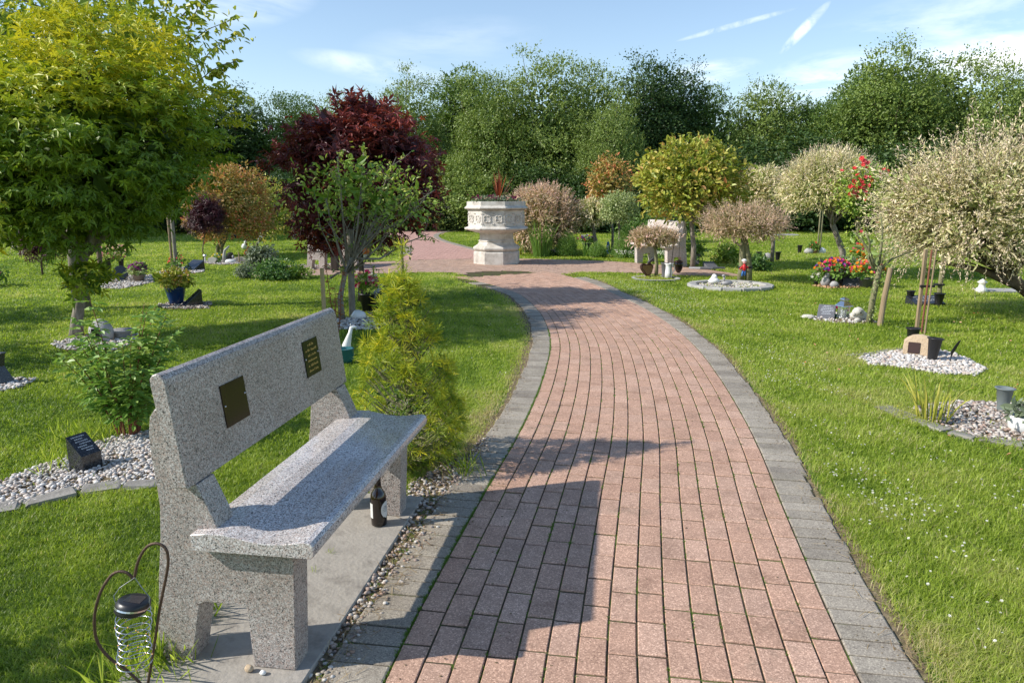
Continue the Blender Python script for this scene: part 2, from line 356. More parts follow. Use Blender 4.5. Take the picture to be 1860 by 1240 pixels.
def shoots(tw, lf, c, r, n, ln, per, size, g, cutz=-.2, up=.5, tr=.003, jit=.25, inner=.85, rbias=None, shape='narrow'):
    """thin shoots that stand out of a crown, leaves along each"""
    d = unit(g.normal(size=(n*4, 3))); d = d[d[:, 2] > cutz][:n]; c = np.array(c); r = np.array(r)*np.ones(3)
    st = c+d*r*inner; dr = unit(d*.8+np.array([0, 0, up])+g.normal(size=d.shape)*jit); L = ln*g.uniform(.45, 1.15, len(d)); en = st+dr*L[:, None]
    if tw is not None:
        for a, b in zip(st, en): tw.tube([a, (a+b)/2+g.normal(size=3)*.03*ln, b], [tr, tr*.7, tr*.3], seg=3, cap=False)
    t = np.tile(np.linspace(.15, 1, per), len(d)); P = np.repeat(st, per, 0)+np.repeat(en-st, per, 0)*t[:, None]
    D = unit(np.repeat(dr, per, 0)+g.normal(size=P.shape)*.6); Nn = unit(g.normal(size=P.shape)+np.array([0, 0, .6]))
    rn = g.random(len(P)) if rbias is None else rbias(t, g)
    scatter(lf, P, D, Nn, size*(1.2-.5*t), shape, rn)
def inpoly(P, poly):
    x, y = P[:, 0], P[:, 1]; r = np.zeros(len(P), bool); n = len(poly)
    for i in range(n):
        x1, y1 = poly[i][:2]; x2, y2 = poly[(i+1) % n][:2]
        if y1 == y2: continue
        r ^= ((y1 > y) != (y2 > y)) & (x < (x2-x1)*(y-y1)/(y2-y1)+x1)
    return r
def polydist(P, line):
    d = np.full(len(P), 1e9); A = np.array([q[:2] for q in line], float)
    for a, b in zip(A[:-1], A[1:]):
        ab = b-a; t = (((P[:, :2]-a)@ab)/(ab@ab+1e-9)).clip(0, 1); q = a+t[:, None]*ab; d = np.minimum(d, np.linalg.norm(P[:, :2]-q, axis=1))
    return d
def spline(pts, step=.02):
    """Catmull-Rom through pts, resampled evenly"""
    P = np.array(pts, float); P = np.vstack([2*P[0]-P[1], P, 2*P[-1]-P[-2]]); o = []
    for i in range(1, len(P)-2):
        t = np.linspace(0, 1, 60, endpoint=False)[:, None]; a, b, c, d = P[i-1:i+3]
        o.append(.5*((2*b)+(-a+c)*t+(2*a-5*b+4*c-d)*t*t+(-a+3*b-3*c+d)*t**3))
    o.append(P[-2:-1]); o = np.concatenate(o); s = np.r_[0, np.cumsum(np.linalg.norm(np.diff(o, axis=0), axis=1))]
    k = np.arange(0, s[-1], step); return np.stack([np.interp(k, s, o[:, j]) for j in range(2)], 1)
def grade(a, b, n=6): return [tuple(np.array(a)+(np.array(b)-np.array(a))*i/(n-1)) for i in range(n)]
# ---------------------------------------------------------------- materials
granite('granite', (.33, .30, .28), (.54, .50, .47), (.09, .08, .08), (.42, .33, .29), .42)
granite('granite_polished', (.48, .45, .44), (.74, .71, .69), (.12, .12, .12), (.56, .47, .43), .2)
granite('granite_pink', (.56, .5, .46), (.74, .7, .66), (.18, .16, .15), (.58, .47, .42), .5)
granite('granite_black', (.02, .022, .026), (.06, .065, .075), (.01, .01, .012), (.03, .032, .038), .16)
noisemat('slab', [(.20, .18, .155), (.36, .33, .285), (.28, .255, .22)], 7, .8, .35, 60)
brickmat('brick_red', [(.43, .265, .19), (.48, .30, .215), (.455, .285, .205), (.50, .315, .225), (.46, .295, .215), (.53, .345, .255), (.44, .285, .21)], (1.45, 1.5, 1.5))
brickmat('brick_grey', [(.29, .255, .205), (.37, .33, .27), (.32, .285, .23), (.26, .23, .19)], (1.35, 1.35, 1.3))
brickmat('brick_brown', [(.40, .27, .20), (.46, .32, .24), (.43, .30, .235)], (1.2, 1.2, 1.2))
brickmat('brick_pink', [(.50, .30, .25), (.55, .34, .28), (.52, .32, .265)], (1.1, 1.1, 1.1))
noisemat('joint', [(.05, .04, .028), (.09, .075, .045), (.08, .12, .025), (.12, .19, .035)], 9, .95, .6, 90, spec=.1, pos=[.3, .5, .6, .75])
noisemat('soil', [(.10, .075, .045), (.2, .155, .095), (.3, .24, .15)], 25, .95, .7, 80, spec=.1)
noisemat('lawn_soil', [(.07, .12, .02), (.11, .18, .03), (.15, .22, .045), (.18, .19, .07)], 1.2, .95, .5, 60, spec=.1, pos=[.3, .45, .6, .75])
leafmat('grass', [(.11, .18, .02), (.19, .28, .025), (.28, .37, .037), (.36, .45, .06), (.42, .48, .10), (.50, .46, .2), (.52, .44, .26)], .45, .45, .35, 1.35)
leafmat('straw', [(.45, .35, .2), (.3, .22, .12), (.22, .12, .06)], .7, .1, .2)
for nm, cs in dict(tree_green=[(.07, .125, .022), (.12, .195, .035), (.17, .26, .05)], tree_olive=[(.12, .18, .032), (.19, .26, .05), (.26, .33, .08)], tree_dark=[(.035, .07, .018), (.06, .11, .027), (.09, .15, .038)],
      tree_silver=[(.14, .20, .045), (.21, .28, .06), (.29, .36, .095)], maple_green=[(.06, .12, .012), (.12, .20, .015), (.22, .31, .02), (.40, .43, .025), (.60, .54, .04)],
      cherry_green=[(.14, .22, .02), (.26, .34, .03), (.42, .45, .04), (.58, .52, .08)], maple_purple=[(.05, .014, .02), (.11, .028, .032), (.24, .045, .035), (.42, .06, .03)],
      lace_purple=[(.03, .008, .012), (.06, .012, .018), (.09, .02, .02)], photinia=[(.11, .17, .02), (.24, .30, .035), (.42, .43, .07), (.50, .42, .09), (.5, .2, .09)],
      photinia_red=[(.14, .16, .03), (.30, .27, .06), (.46, .33, .10), (.55, .28, .11), (.7, .10, .07)], willow_cream=[(.18, .23, .06), (.36, .39, .13), (.62, .57, .29), (.84, .72, .52), (.86, .66, .54)],
      willow_pink=[(.22, .22, .08), (.40, .33, .17), (.58, .43, .29), (.70, .49, .38), (.74, .44, .42)], privet=[(.2, .28, .08), (.34, .4, .16), (.5, .52, .28)], rose_green=[(.12, .22, .03), (.22, .34, .045), (.36, .44, .08), (.54, .46, .14)],
      shrub_green=[(.05, .12, .03), (.08, .17, .035), (.13, .23, .05), (.2, .3, .08)], pine=[(.03, .07, .008), (.13, .22, .01), (.38, .44, .018), (.80, .68, .035)], fern=[(.10, .2, .03), (.16, .28, .05), (.24, .36, .09)],
      reed=[(.2, .25, .04), (.38, .38, .06), (.5, .45, .1)], bronze=[(.2, .06, .035), (.3, .12, .05), (.25, .2, .07)], leafy_green=[(.09, .18, .03), (.13, .25, .04), (.2, .34, .06), (.32, .42, .1)], sage=[(.14, .18, .11), (.22, .26, .17)], moss=[(.1, .19, .03), (.16, .27, .04)]).items():
    leafmat(nm, cs, .45 if nm not in ('willow_cream', 'willow_pink') else .55, .12 if nm == 'pine' else .2)
for nm, cs in dict(petal_white=[(.75, .73, .68), (.8, .8, .76)], petal_pink=[(.6, .16, .28), (.72, .3, .42)], petal_rose=[(.75, .06, .05), (.85, .12, .12), (.85, .2, .25)], petal_cream=[(.78, .55, .42), (.8, .68, .5), (.75, .4, .4)],
      petal_violet=[(.28, .05, .25), (.45, .12, .4)], petal_wine=[(.12, .005, .04), (.25, .01, .1)], petal_orange=[(.8, .25, .02), (.85, .38, .03)], petal_magenta=[(.75, .03, .22), (.8, .08, .3)], petal_yellow=[(.8, .6, .03), (.85, .7, .1)],
      petal_purple=[(.15, .05, .35), (.25, .1, .45)], petal_fallen=[(.75, .35, .25), (.7, .15, .08), (.8, .55, .4)]).items(): leafmat(nm, cs, .6, .25, .3, 1.1)
noisemat('bark_grey', [(.13, .115, .09), (.24, .21, .17), (.33, .3, .25)], 22, .9, .8, 40, stretch=(1, 1, .3))
noisemat('bark_brown', [(.07, .05, .035), (.14, .10, .07), (.2, .15, .10)], 22, .9, .8, 40, stretch=(1, 1, .3))
noisemat('bark_olive', [(.11, .115, .05), (.2, .19, .1), (.28, .25, .16)], 20, .9, .8, 40, stretch=(1, 1, .3))
noisemat('twig', [(.25, .19, .12), (.4, .3, .19)], 30, .8)
noisemat('stem_red', [(.16, .05, .035), (.25, .1, .05)], 30, .7)
noisemat('stake_wood', [(.34, .24, .11), (.48, .36, .19), (.4, .29, .14)], 14, .8, .5, 50, stretch=(1, 1, .12))
noisemat('old_wood', [(.24, .17, .1), (.36, .27, .17)], 16, .85, .5, 50, stretch=(1, 1, .12))
noisemat('dark_wood', [(.04, .03, .025), (.08, .06, .045)], 16, .8, .5, 50, stretch=(1, 1, .12))
noisemat('limestone', [(.38, .345, .30), (.57, .53, .47), (.64, .605, .55)], 6, .85, .3, 90, pos=[.3, .5, .62])
noisemat('edging_stone', [(.16, .15, .13), (.27, .25, .22), (.33, .31, .27)], 8, .85, .5, 50)
noisemat('edging_light', [(.30, .29, .27), (.46, .45, .42)], 10, .85, .5, 50)
noisemat('sandstone', [(.38, .28, .18), (.52, .4, .27), (.45, .33, .2)], 20, .9, .8, 60)
noisemat('grey_stone', [(.28, .27, .27), (.42, .41, .41)], 18, .8, .4, 50)
leafmat('pebble_white', [(.30, .27, .23), (.55, .52, .48), (.66, .64, .61), (.48, .38, .31), (.58, .54, .48)], .7, 0, .3)
leafmat('pebble_mixed', [(.14, .12, .10), (.42, .37, .32), (.60, .57, .52), (.36, .24, .18), (.25, .23, .22)], .7, 0, .3)
leafmat('mulch', [(.32, .17, .08), (.45, .27, .15), (.55, .36, .22)], .9, 0, .1)
plain('black_plastic', (.018, .018, .02), .38); plain('black_gloss', (.01, .01, .012), .08); plain('grey_plastic', (.17, .2, .2), .45); plain('dark_metal', (.03, .028, .026), .4, .6)
noisemat('rust', [(.07, .045, .03), (.13, .08, .055)], 60, .6, .3, 200, metal=.4)
plain('steel', (.6, .6, .6), .25, 1); plain('solar_glass', (.03, .025, .03), .1); plain('white_ceramic', (.74, .74, .72), .25); plain('white_paint', (.72, .71, .68), .5); plain('cream_stone', (.55, .52, .46), .8)
plain('blue_glaze', (.012, .04, .13), .15); plain('terracotta', (.42, .2, .12), .8); plain('pot_taupe', (.3, .24, .21), .8); plain('brown_glass', (.012, .006, .004), .05, spec=.7); plain('label_white', (.6, .6, .58), .6)
plain('gold', (.55, .38, .12), .4, .3); plain('silver_text', (.4, .42, .45), .5); plain('plaque_brown', (.028, .016, .012), .12, spec=.25); plain('plaque_black', (.012, .013, .012), .12, spec=.2); plain('slate', (.13, .13, .14), .5)
plain('yellow_cloth', (.7, .42, .06), .9); plain('red_paint', (.55, .02, .02), .5); plain('blue_paint', (.03, .14, .4), .5); plain('teal', (.02, .12, .13), .3); plain('orange_paint', (.6, .16, .03), .6); plain('amber', (.8, .42, .12), .4)
plain('glass', (.9, .95, .93), .05, trans=.9); plain('bronze_metal', (.10, .055, .04), .3, .7); plain('white_foam', (.7, .7, .68), .8); plain('fur_grey', (.4, .37, .33), .9); plain('green_paint', (.02, .2, .1), .5); plain('rubber', (.015, .015, .015), .6)
plain('ribbon_pink', (.7, .12, .2), .5)
# ---------------------------------------------------------------- paving layout
CL = spline([(.18, .4), (.27, 1.3), (.385, 2.2), (.60, 3.35), (.845, 4.6), (1.06, 6.1), (1.19, 7.6), (1.17, 9.3), (1.0, 10.9), (.68, 12.5), (.15, 13.9), (-.6, 15.0), (-1.6, 15.8)])
T = unit(np.gradient(CL, axis=0)); NR = np.stack([T[:, 1], -T[:, 0]], 1)     # right-hand normal
STEP = .02; HALF = .765
arc = np.arange(len(CL))*STEP
def cp(s, o):
    i = np.clip(s/STEP, 0, len(CL)-1.001); k = int(i); f = i-k
    p = CL[k]*(1-f)+CL[k+1]*f; n = NR[k]*(1-f)+NR[k+1]*f
    fl = max(0, (s-11.2))*.13                    # the path flares out where it meets the circle
    return p+n*o*(1+fl)
def brick(mb, q, h, rnd, ch=.0035):
    """q: 4 corners (counter-clockwise) of a paving block, chamfered top"""
    q = np.array(q); c = q.mean(0); e = q-c; ins = c+e*(1-ch*1.5/np.linalg.norm(e, axis=1)[:, None]*1.2)
    t = np.random.default_rng(int(rnd*1e9)).normal(size=3)*.0012
    z = lambda p, zz: np.c_[p, zz+t[0]+(p-c)@t[1:]*4]
    V = np.vstack([np.c_[q, np.zeros(4)-.02], z(q, h-.003), z(ins, h)]); Fc = [(8, 9, 10, 11)]
    for a in (0, 4):
        for i in range(4): j = (i+1) % 4; Fc.append((a+i, a+j, a+4+j, a+4+i))
    mb.add(V, Fc, rnd)
PH = .014
pathL = [cp(s, -HALF-.2) for s in np.arange(0, 13.6, .25)]; pathR = [cp(s, HALF+.2) for s in np.arange(0, 13.3, .25)]
# the circle round the planter
AC = np.array([-.35, 13.2]); AR = 5.25
low_left = [gp(x, y)[:2] for x, y in ((505, 504), (590, 500), (700, 497), (775, 495), (832, 496), (862, 508), (880, 520))]
low_right = [gp(x, y)[:2] for x, y in ((1085, 527), (1050, 508), (1018, 499), (1060, 495), (1150, 496), (1230, 501), (1330, 503))]
a0 = math.atan2(low_right[-1][1]-AC[1], low_right[-1][0]-AC[0]); a1 = math.atan2(low_left[0][1]-AC[1], low_left[0][0]-AC[0])
arcpts = [(AC[0]+AR*math.cos(a), AC[1]+AR*math.sin(a)) for a in np.linspace(a0, a1, 40)]
plaza = [tuple(p) for p in low_left]+[tuple(p) for p in low_right]+arcpts
pathpoly = [tuple(p) for p in pathL]+[tuple(p) for p in pathR[::-1]]
# far pink path that leaves the circle
far_poly = [tuple(gp(x, y)[:2]) for x, y in ((722, 475), (742, 462), (738, 450), (715, 438), (700, 427), (716, 420), (757, 416.5), (850, 415.5), (1000, 415), (1300, 414.5), (1300, 417), (1000, 418.5), (850, 419), (812, 422), (792, 429), (805, 438), (858, 453), (895, 462), (900, 470))]
def sheet(name, poly, z, mat, mb=None):
    import bmesh
    b = bmesh.new(); vs_ = [b.verts.new((p[0], p[1], z)) for p in poly]; f = b.faces.new(vs_); f.normal_update()
    if f.normal.z < 0: f.normal_flip()
    bmesh.ops.triangulate(b, faces=[f]); me = bpy.data.meshes.new(name); b.to_mesh(me); b.free(); me.materials.append(MATS[mat])
    o = bpy.data.objects.new(name, me); C.objects.link(o); return o
# ground
g_ = MB(); n = 90; X, Y = np.meshgrid(np.linspace(-60, 60, n), np.linspace(-20, 90, n)); g_.add(np.c_[X.ravel(), Y.ravel(), np.zeros(n*n)-.004], [np.array([(j*n+i, j*n+i+1, (j+1)*n+i+1, (j+1)*n+i) for j in range(n-1) for i in range(n-1)])], .5)
struct(g_.build('lawn', 'lawn_soil'))
R_ = 400; g2 = MB(); g2.add([(-R_, -R_, -.1), (R_, -R_, -.1), (R_, R_, -.1), (-R_, R_, -.1)], [(0, 1, 2, 3)], .5); struct(g2.build('ground', 'lawn_soil'))
# main path
mb = MB(); nrow = 15; w = 2*HALF/nrow; gap = .0028
for k in range(nrow):
    s = rng.uniform(-.2, 0)
    while s < 14.6:
        L_ = .2+rng.normal()*.002; a, b = max(s, 0)+gap, s+L_-gap*.8; o0, o1 = -HALF+k*w+gap*1.25, -HALF+(k+1)*w-gap*1.25
        if b-a > .04:
            b -= .0038
            q = [cp(a, o0), cp(a, o1), cp(b, o1), cp(b, o0)]; c = np.mean(q, 0)[None]
            if s < 12.6 or not inpoly(c, plaza)[0] or s < 14.2: brick(mb, q, PH, rng.random())
        s += L_
struct(mb.build('path', 'brick_red'))
mb = MB()
for side in (-1, 1):
    s = 0
    while s < 13.2:
        o0, o1 = (HALF+.004, HALF+.2)
        wv = .006*math.sin(s*5)+rng.normal()*.006
        oo = (-o1-wv, -o0) if side < 0 else (o0, o1+wv)
        ge = gap+.0016; q = [cp(s+ge, oo[0]), cp(s+ge, oo[1]), cp(s+.1-ge, oo[1]), cp(s+.1-ge, oo[0])]
        if not (s > 11.8 and inpoly(np.mean(q, 0)[None], plaza)[0]): brick(mb, q, PH+.001, rng.random())
        s += .1
struct(mb.build('path_edging', 'brick_grey'))
mb = MB(); r = .3; k = 0
pcl = 0
while r < AR:
    na = int(2*math.pi*r/.2); ph = rng.random()*.2
    for i in range(na):
        t0, t1 = ph+i*2*math.pi/na, ph+(i+1)*2*math.pi/na; m = (t0+t1)/2; c = AC+(r+.05)*np.array([math.cos(m), math.sin(m)])
        if c[1] < 13.9 or not inpoly(c[None], plaza)[0]: continue
        dd = np.min(np.linalg.norm(CL[:715]-c, axis=1))
        if dd < HALF+.12: continue
        e = gap/r; q = [AC+rr*np.array([math.cos(t), math.sin(t)]) for rr, t in ((r+gap, t0+e), (r+.1-gap, t0+e), (r+.1-gap, t1-e), (r+gap, t1-e))]
        brick(mb, q, PH-.002, rng.random())
    r += .1
struct(mb.build('paved_circle', 'brick_brown'))
jl = [cp(s, -HALF-.19) for s in np.arange(0, 14.4, .25)]; jr = [cp(s, HALF+.19) for s in np.arange(0, 14.4, .25)]
struct(sheet('path_joints', jl+jr[::-1], PH-.0055, 'joint')); struct(sheet('circle_joints', plaza, PH-.012, 'joint'))
mb = MB()
fp = np.array(far_poly); x0, y0, x1, y1 = fp[:, 0].min(), fp[:, 1].min(), fp[:, 0].max(), fp[:, 1].max()
for j in range(int((y1-y0)/.12)):
    for i in range(int((x1-x0)/.24)):
        x, y = x0+i*.24+(j % 2)*.12, y0+j*.12
        if inpoly(np.array([[x+.12, y+.06]]), far_poly)[0] and not inpoly(np.array([[x+.12, y+.06]]), plaza)[0]: brick(mb, [(x+.004, y+.004), (x+.236, y+.004), (x+.236, y+.116), (x+.004, y+.116)], PH, rng.random())
struct(mb.build('far_path', 'brick_pink')); struct(sheet('far_path_joints', far_poly, PH-.009, 'joint'))
mb = MB()
def kerb(px_line, w=.22):
    L = spline([tuple(gp(x, y)[:2]) for x, y in px_line], .1); t = unit(np.gradient(L, axis=0)); nn = np.stack([t[:, 1], -t[:, 0]], 1)
    for i in range(len(L)-1): brick(mb, [L[i]-nn[i]*w/2, L[i]+nn[i]*w/2, L[i+1]-T0(t, i)*.008+nn[i+1]*w/2, L[i+1]-T0(t, i)*.008-nn[i+1]*w/2], PH+.012, rng.random())
def T0(t, i): return t[i]
kerb(((738, 463), (740, 452), (716, 438), (701, 428), (706, 422))); kerb(((896, 463), (858, 453), (806, 438), (792, 429), (808, 422), (850, 418.6), (1000, 418)))
struct(mb.build('kerb', 'brick_grey'))
# soil strips between paving and lawn
def strip(line, off, wd, name):
    m = MB(); V = []; 
    for i, (p, q) in enumerate(zip(line, off)): V += [(*p, .003), (*q, .003)]
    m.add(V, [np.array([(2*i, 2*i+1, 2*i+3, 2*i+2) for i in range(len(line)-1)])], .5); return struct(m.build(name, 'soil'))
ss = np.arange(0, 13, .06)
strip([cp(s, -HALF-.16) for s in ss], [cp(s, -HALF-.27-.05*math.sin(s*2.3)-.03*rng.random()) for s in ss], 0, 'soil_strip')
strip([cp(s, HALF+.16) for s in ss], [cp(s, HALF+.24+.03*math.sin(s*3.1)+.025*rng.random()) for s in ss], 0, 'soil_strip')
# ---------------------------------------------------------------- gravel beds
BEDS = []
def bed(name, pxpoly, label, mat='pebble_white', size=.014, dens=1500, edge=None, edge_label=None, soil='soil', world=False, cat='gravel', edge_w=.13):
    poly = [tuple(p) for p in pxpoly] if world else [tuple(gp(x, y)[:2]) for x, y in pxpoly]; BEDS.append(poly)
    A = np.array(poly); lo, hi = A.min(0), A.max(0); area = (hi-lo).prod(); P = rng.uniform(lo, hi, size=(int(area*dens), 2)); P = P[inpoly(P, poly)]
    struct(sheet('soil_bed', poly, .006, soil)); V, Q = ico(1); n = len(P)
    sc = size*rng.uniform(.5, 1.35, (n, 1, 1))*rng.uniform(.65, 1.25, (n, 1, 3)); sc[:, :, 2] *= .65
    a = rng.uniform(0, 6.28, n); ca, sa = np.cos(a), np.sin(a); W_ = V[None]*sc*(1+.12*rng.normal(size=(n, len(V), 1)))
    x = W_[:, :, 0]*ca[:, None]-W_[:, :, 1]*sa[:, None]+P[:, 0:1]; y = W_[:, :, 0]*sa[:, None]+W_[:, :, 1]*ca[:, None]+P[:, 1:2]; z = W_[:, :, 2]+.008+size*rng.uniform(0, 1.0, n)[:, None]
    m = MB(); m.add(np.stack([x, y, z], 2).reshape(-1, 3), [(Q[None]+(np.arange(n)*len(V))[:, None, None]).reshape(-1, 3)], np.repeat(rng.random(n), len(V)))
    o = m.build(name, mat, smooth=True); tag(o, label, cat, kind='stuff')
    if edge:
        L = np.array(poly+[poly[0]]) if edge == 'ring' else np.array([tuple(gp(x, y)[:2]) for x, y in edge]); s = np.r_[0, np.cumsum(np.linalg.norm(np.diff(L, axis=0), axis=1))]; t = 0; k = 0; first = True
        while t < s[-1]-.05:
            ln = rng.uniform(.18, .3); a_ = np.array([np.interp(t, s, L[:, i]) for i in (0, 1)]); b_ = np.array([np.interp(min(t+ln, s[-1]), s, L[:, i]) for i in (0, 1)])
            c = (a_+b_)/2; d = b_-a_; e = MB(); e.box((0, 0, .004), (np.linalg.norm(d)/2-.01, edge_w/2*rng.uniform(.75, 1.1), .018), bev=.008); e2 = e.v[0]; e.v[0] = e2+rng.normal(size=e2.shape)*.005
            o = e.build('edging_stone', edge_mat, loc=(c[0], c[1], .0)); o.rotation_euler = (0, 0, math.atan2(d[1], d[0])); tag(o, edge_label, 'edging stone', edge_label+' row'); t += ln
    return poly
edge_mat = 'edging_stone'
b1 = bed('gravel', ((-60, 905), (20, 868), (120, 832), (190, 800), (262, 785), (330, 790), (330, 880), (262, 885), (180, 885), (60, 915), (-40, 935)), 'white and pink pebbles around the black memorial cube behind the near bench', size=.0125, dens=3500,
   edge=((-60, 935), (60, 916), (180, 888), (270, 884), (330, 880)), edge_label='flat grey edging stone below the white pebble bed behind the bench')
bed('gravel', ((-60, 700), (20, 688), (70, 690), (40, 706), (-60, 722)), 'white pebbles under the black vase at the left edge of the lawn', size=.016, dens=2200)
bed('gravel', ((90, 625), (150, 612), (250, 606), (262, 622), (200, 640), (110, 636)), 'white pebbles round the foot of the green maple', size=.016, dens=1500)
bed('gravel', ((185, 512), (235, 500), (275, 500), (280, 514), (220, 526), (180, 524)), 'white pebbles under the vases of roses left of the blue pot', size=.018, dens=900)
bed('gravel', ((282, 555), (330, 549), (385, 550), (380, 562), (300, 562)), 'dull purple grey chippings beneath the blue pot', 'pebble_mixed', size=.018, dens=1000)
bed('gravel', ((285, 496), (320, 486), (372, 487), (370, 495), (310, 502)), 'white pebbles around the two stakes on the left lawn', size=.018, dens=700)
bed('gravel', ((363, 478), (400, 471), (470, 470), (480, 478), (400, 482)), 'white pebbles strewn with ornaments under the red and green ball tree', size=.02, dens=500)
bed('gravel', ((500, 497), (520, 484), (600, 480), (606, 488), (560, 492), (540, 500)), 'grey pebbles beside the left rear bench', 'pebble_mixed', size=.02, dens=500)
bed('gravel', ((590, 585), (640, 578), (720, 572), (700, 600), (610, 600)), 'pale pebbles and stones at the foot of the rose tree', size=.02, dens=900)
b_near = bed('gravel', ((745, 880), (800, 850), (842, 830), (842, 870), (800, 905), (760, 950), (700, 1040), (640, 1140), (560, 1240), (540, 1240), (640, 1080), (700, 980), (730, 930)), 'mixed white and red pebbles between the bench slab and the path edging', 'pebble_mixed', size=.010, dens=2600)
bed('gravel', ((1555, 652), (1620, 640), (1660, 636), (1720, 640), (1760, 655), (1795, 672), (1770, 684), (1700, 680), (1640, 670), (1575, 664)), 'bright white pebbles around the sandstone rock on the right lawn', size=.017, dens=2600,
    edge=((1538, 648), (1600, 642), (1650, 634)), edge_label='thin grey edging stone at the left tip of the bright white pebble bed', edge_w=.09)
edge_w2 = .15
bed('gravel', ((1650, 742), (1740, 730), (1860, 735), (1960, 745), (1960, 850), (1860, 805), (1780, 800), (1700, 775)), 'brown and white chippings round the yellow green reeds at the right edge', 'pebble_mixed', size=.015, dens=2600,
    edge=((1600, 742), (1640, 757), (1690, 775), (1740, 792), (1800, 803), (1860, 812), (1940, 840)), edge_label='flat grey edging stone in front of the chippings and reeds', edge_w=.14)
bed('mulch', ((1475, 520), (1520, 508), (1590, 508), (1600, 516), (1560, 524), (1500, 525)), 'orange brown bark chips under the bright flower bowls by the leaning willow', 'mulch', size=.02, dens=900, cat='bark mulch')
bed('gravel', ((1460, 577), (1520, 568), (1580, 578), (1600, 588), (1540, 590), (1480, 584)), 'sparse white pebbles in grass around the lantern on the right lawn', size=.018, dens=350)
# ---------------------------------------------------------------- grass
def grassy():
    N0 = 2300000
    th = rng.uniform(-math.radians(52), math.radians(60), N0); u = rng.random(N0)
    # radial density ~ const to 3 m, then 1/d^2
    d0, d1, d2 = 1.2, 3.4, 42.
    A_near = (d1**2-d0**2)/2; A_far = d1**2*math.log(d2/d1); tot = A_near+A_far; v = u*tot
    d = np.where(v < A_near, np.sqrt(d0**2+2*v), d1*np.exp((v-A_near)/d1**2))
    P = np.stack([d*np.sin(th), d*np.cos(th)], 1)
    keep = ~inpoly(P, pathpoly) & ~inpoly(P, plaza) & ~inpoly(P, far_poly)
    Pj = P+rng.normal(size=P.shape)*.022
    for b in BEDS: keep &= ~inpoly(Pj, b) | (rng.random(len(P)) < .015)
    keep &= ~inpoly(P, SLAB)
    e = np.minimum(polydist(P, pathL), polydist(P, pathR)); near = e < .09
    keep &= ~(near & (rng.random(len(P)) > e/.09*.6))
    P = P[keep]; e = e[keep]; d = d[keep]; n = len(P)
    def low(fr, seed):
        g = np.random.default_rng(seed); w = g.normal(size=(8, 2))*fr; p = g.uniform(0, 6, 8); return sum(np.sin(P@w[i]+p[i]) for i in range(8))/8
    L1, L2, L3 = low(1.1, 1), low(4.5, 2), low(14, 3)
    h = (.026+.010*L2+.014*L3+rng.normal(size=n)*.008).clip(.008, .09)
    h *= np.where(P[:, 0] > 1, 1.12, .8)*(1+.012*d)
    tall = (rng.random(n) < .006); h = np.where(tall, h*1.9, h)
    wd = (.0010+.0007*rng.random(n))*np.maximum(1, d/2.6)**.9
    a = rng.uniform(0, 6.283, n)+L3*2; lean = rng.uniform(.2, 1.6, n); dx, dy = np.cos(a), np.sin(a); sx, sy = -dy, dx
    def row(t, wf): 
        b = lean*t**1.6*h; z = h*t*np.sqrt(np.maximum(.15, 1-(lean*t*.55)**2)); cx = P[:, 0]+dx*b; cy = P[:, 1]+dy*b
        return [np.stack([cx+sx*wd*wf, cy+sy*wd*wf, z], 1), np.stack([cx-sx*wd*wf, cy-sy*wd*wf, z], 1)] if wf else [np.stack([cx, cy, z], 1)]
    V = np.stack(row(0, 1)+row(.55, .8)+row(1, 0), 1).reshape(-1, 3); k = np.arange(n)[:, None]*5
    rn = (.43+.30*L1+.42*L2+.30*L3+rng.normal(size=n)*.13)
    dry = np.exp(-(e/.13)**2); left_dry = np.exp(-((P[:, 0]+.15)**2/.2+(P[:, 1]-4.6)**2/1.6))*.35
    rn = rn-.10*(P[:, 0] < -.3); rn = np.clip(rn, .02, .74)+dry*rng.uniform(0, .5, n)+left_dry*rng.random(n)+np.where(rng.random(n) < .06, .42, 0)  # left lawn darker: its olive tone, plus shade put into the blade colour
    m = MB(); m.add(V, [k+np.array([[0, 1, 3, 2]]), k+np.array([[2, 3, 4]])], np.repeat(rn.clip(0, 1), 5))
    o = m.build('grass', 'grass'); tag(o, 'short green lawn grass with clover on both sides of the brick path', 'grass', kind='stuff')
# bench frame (needed for its slab)
BO = Vector((-.613, 2.006, 0)); BTH = .144; BU = Vector((math.sin(BTH), math.cos(BTH), 0)); BN = Vector((-math.cos(BTH), math.sin(BTH), 0))
def bl(a, d, z=0): p = BO+BU*a+BN*d; return (p.x, p.y, z)
SLAB = [bl(-.16, .035)[:2], bl(1.45, .035)[:2], bl(1.45, .66)[:2], bl(-.16, .66)[:2]]
grassy()
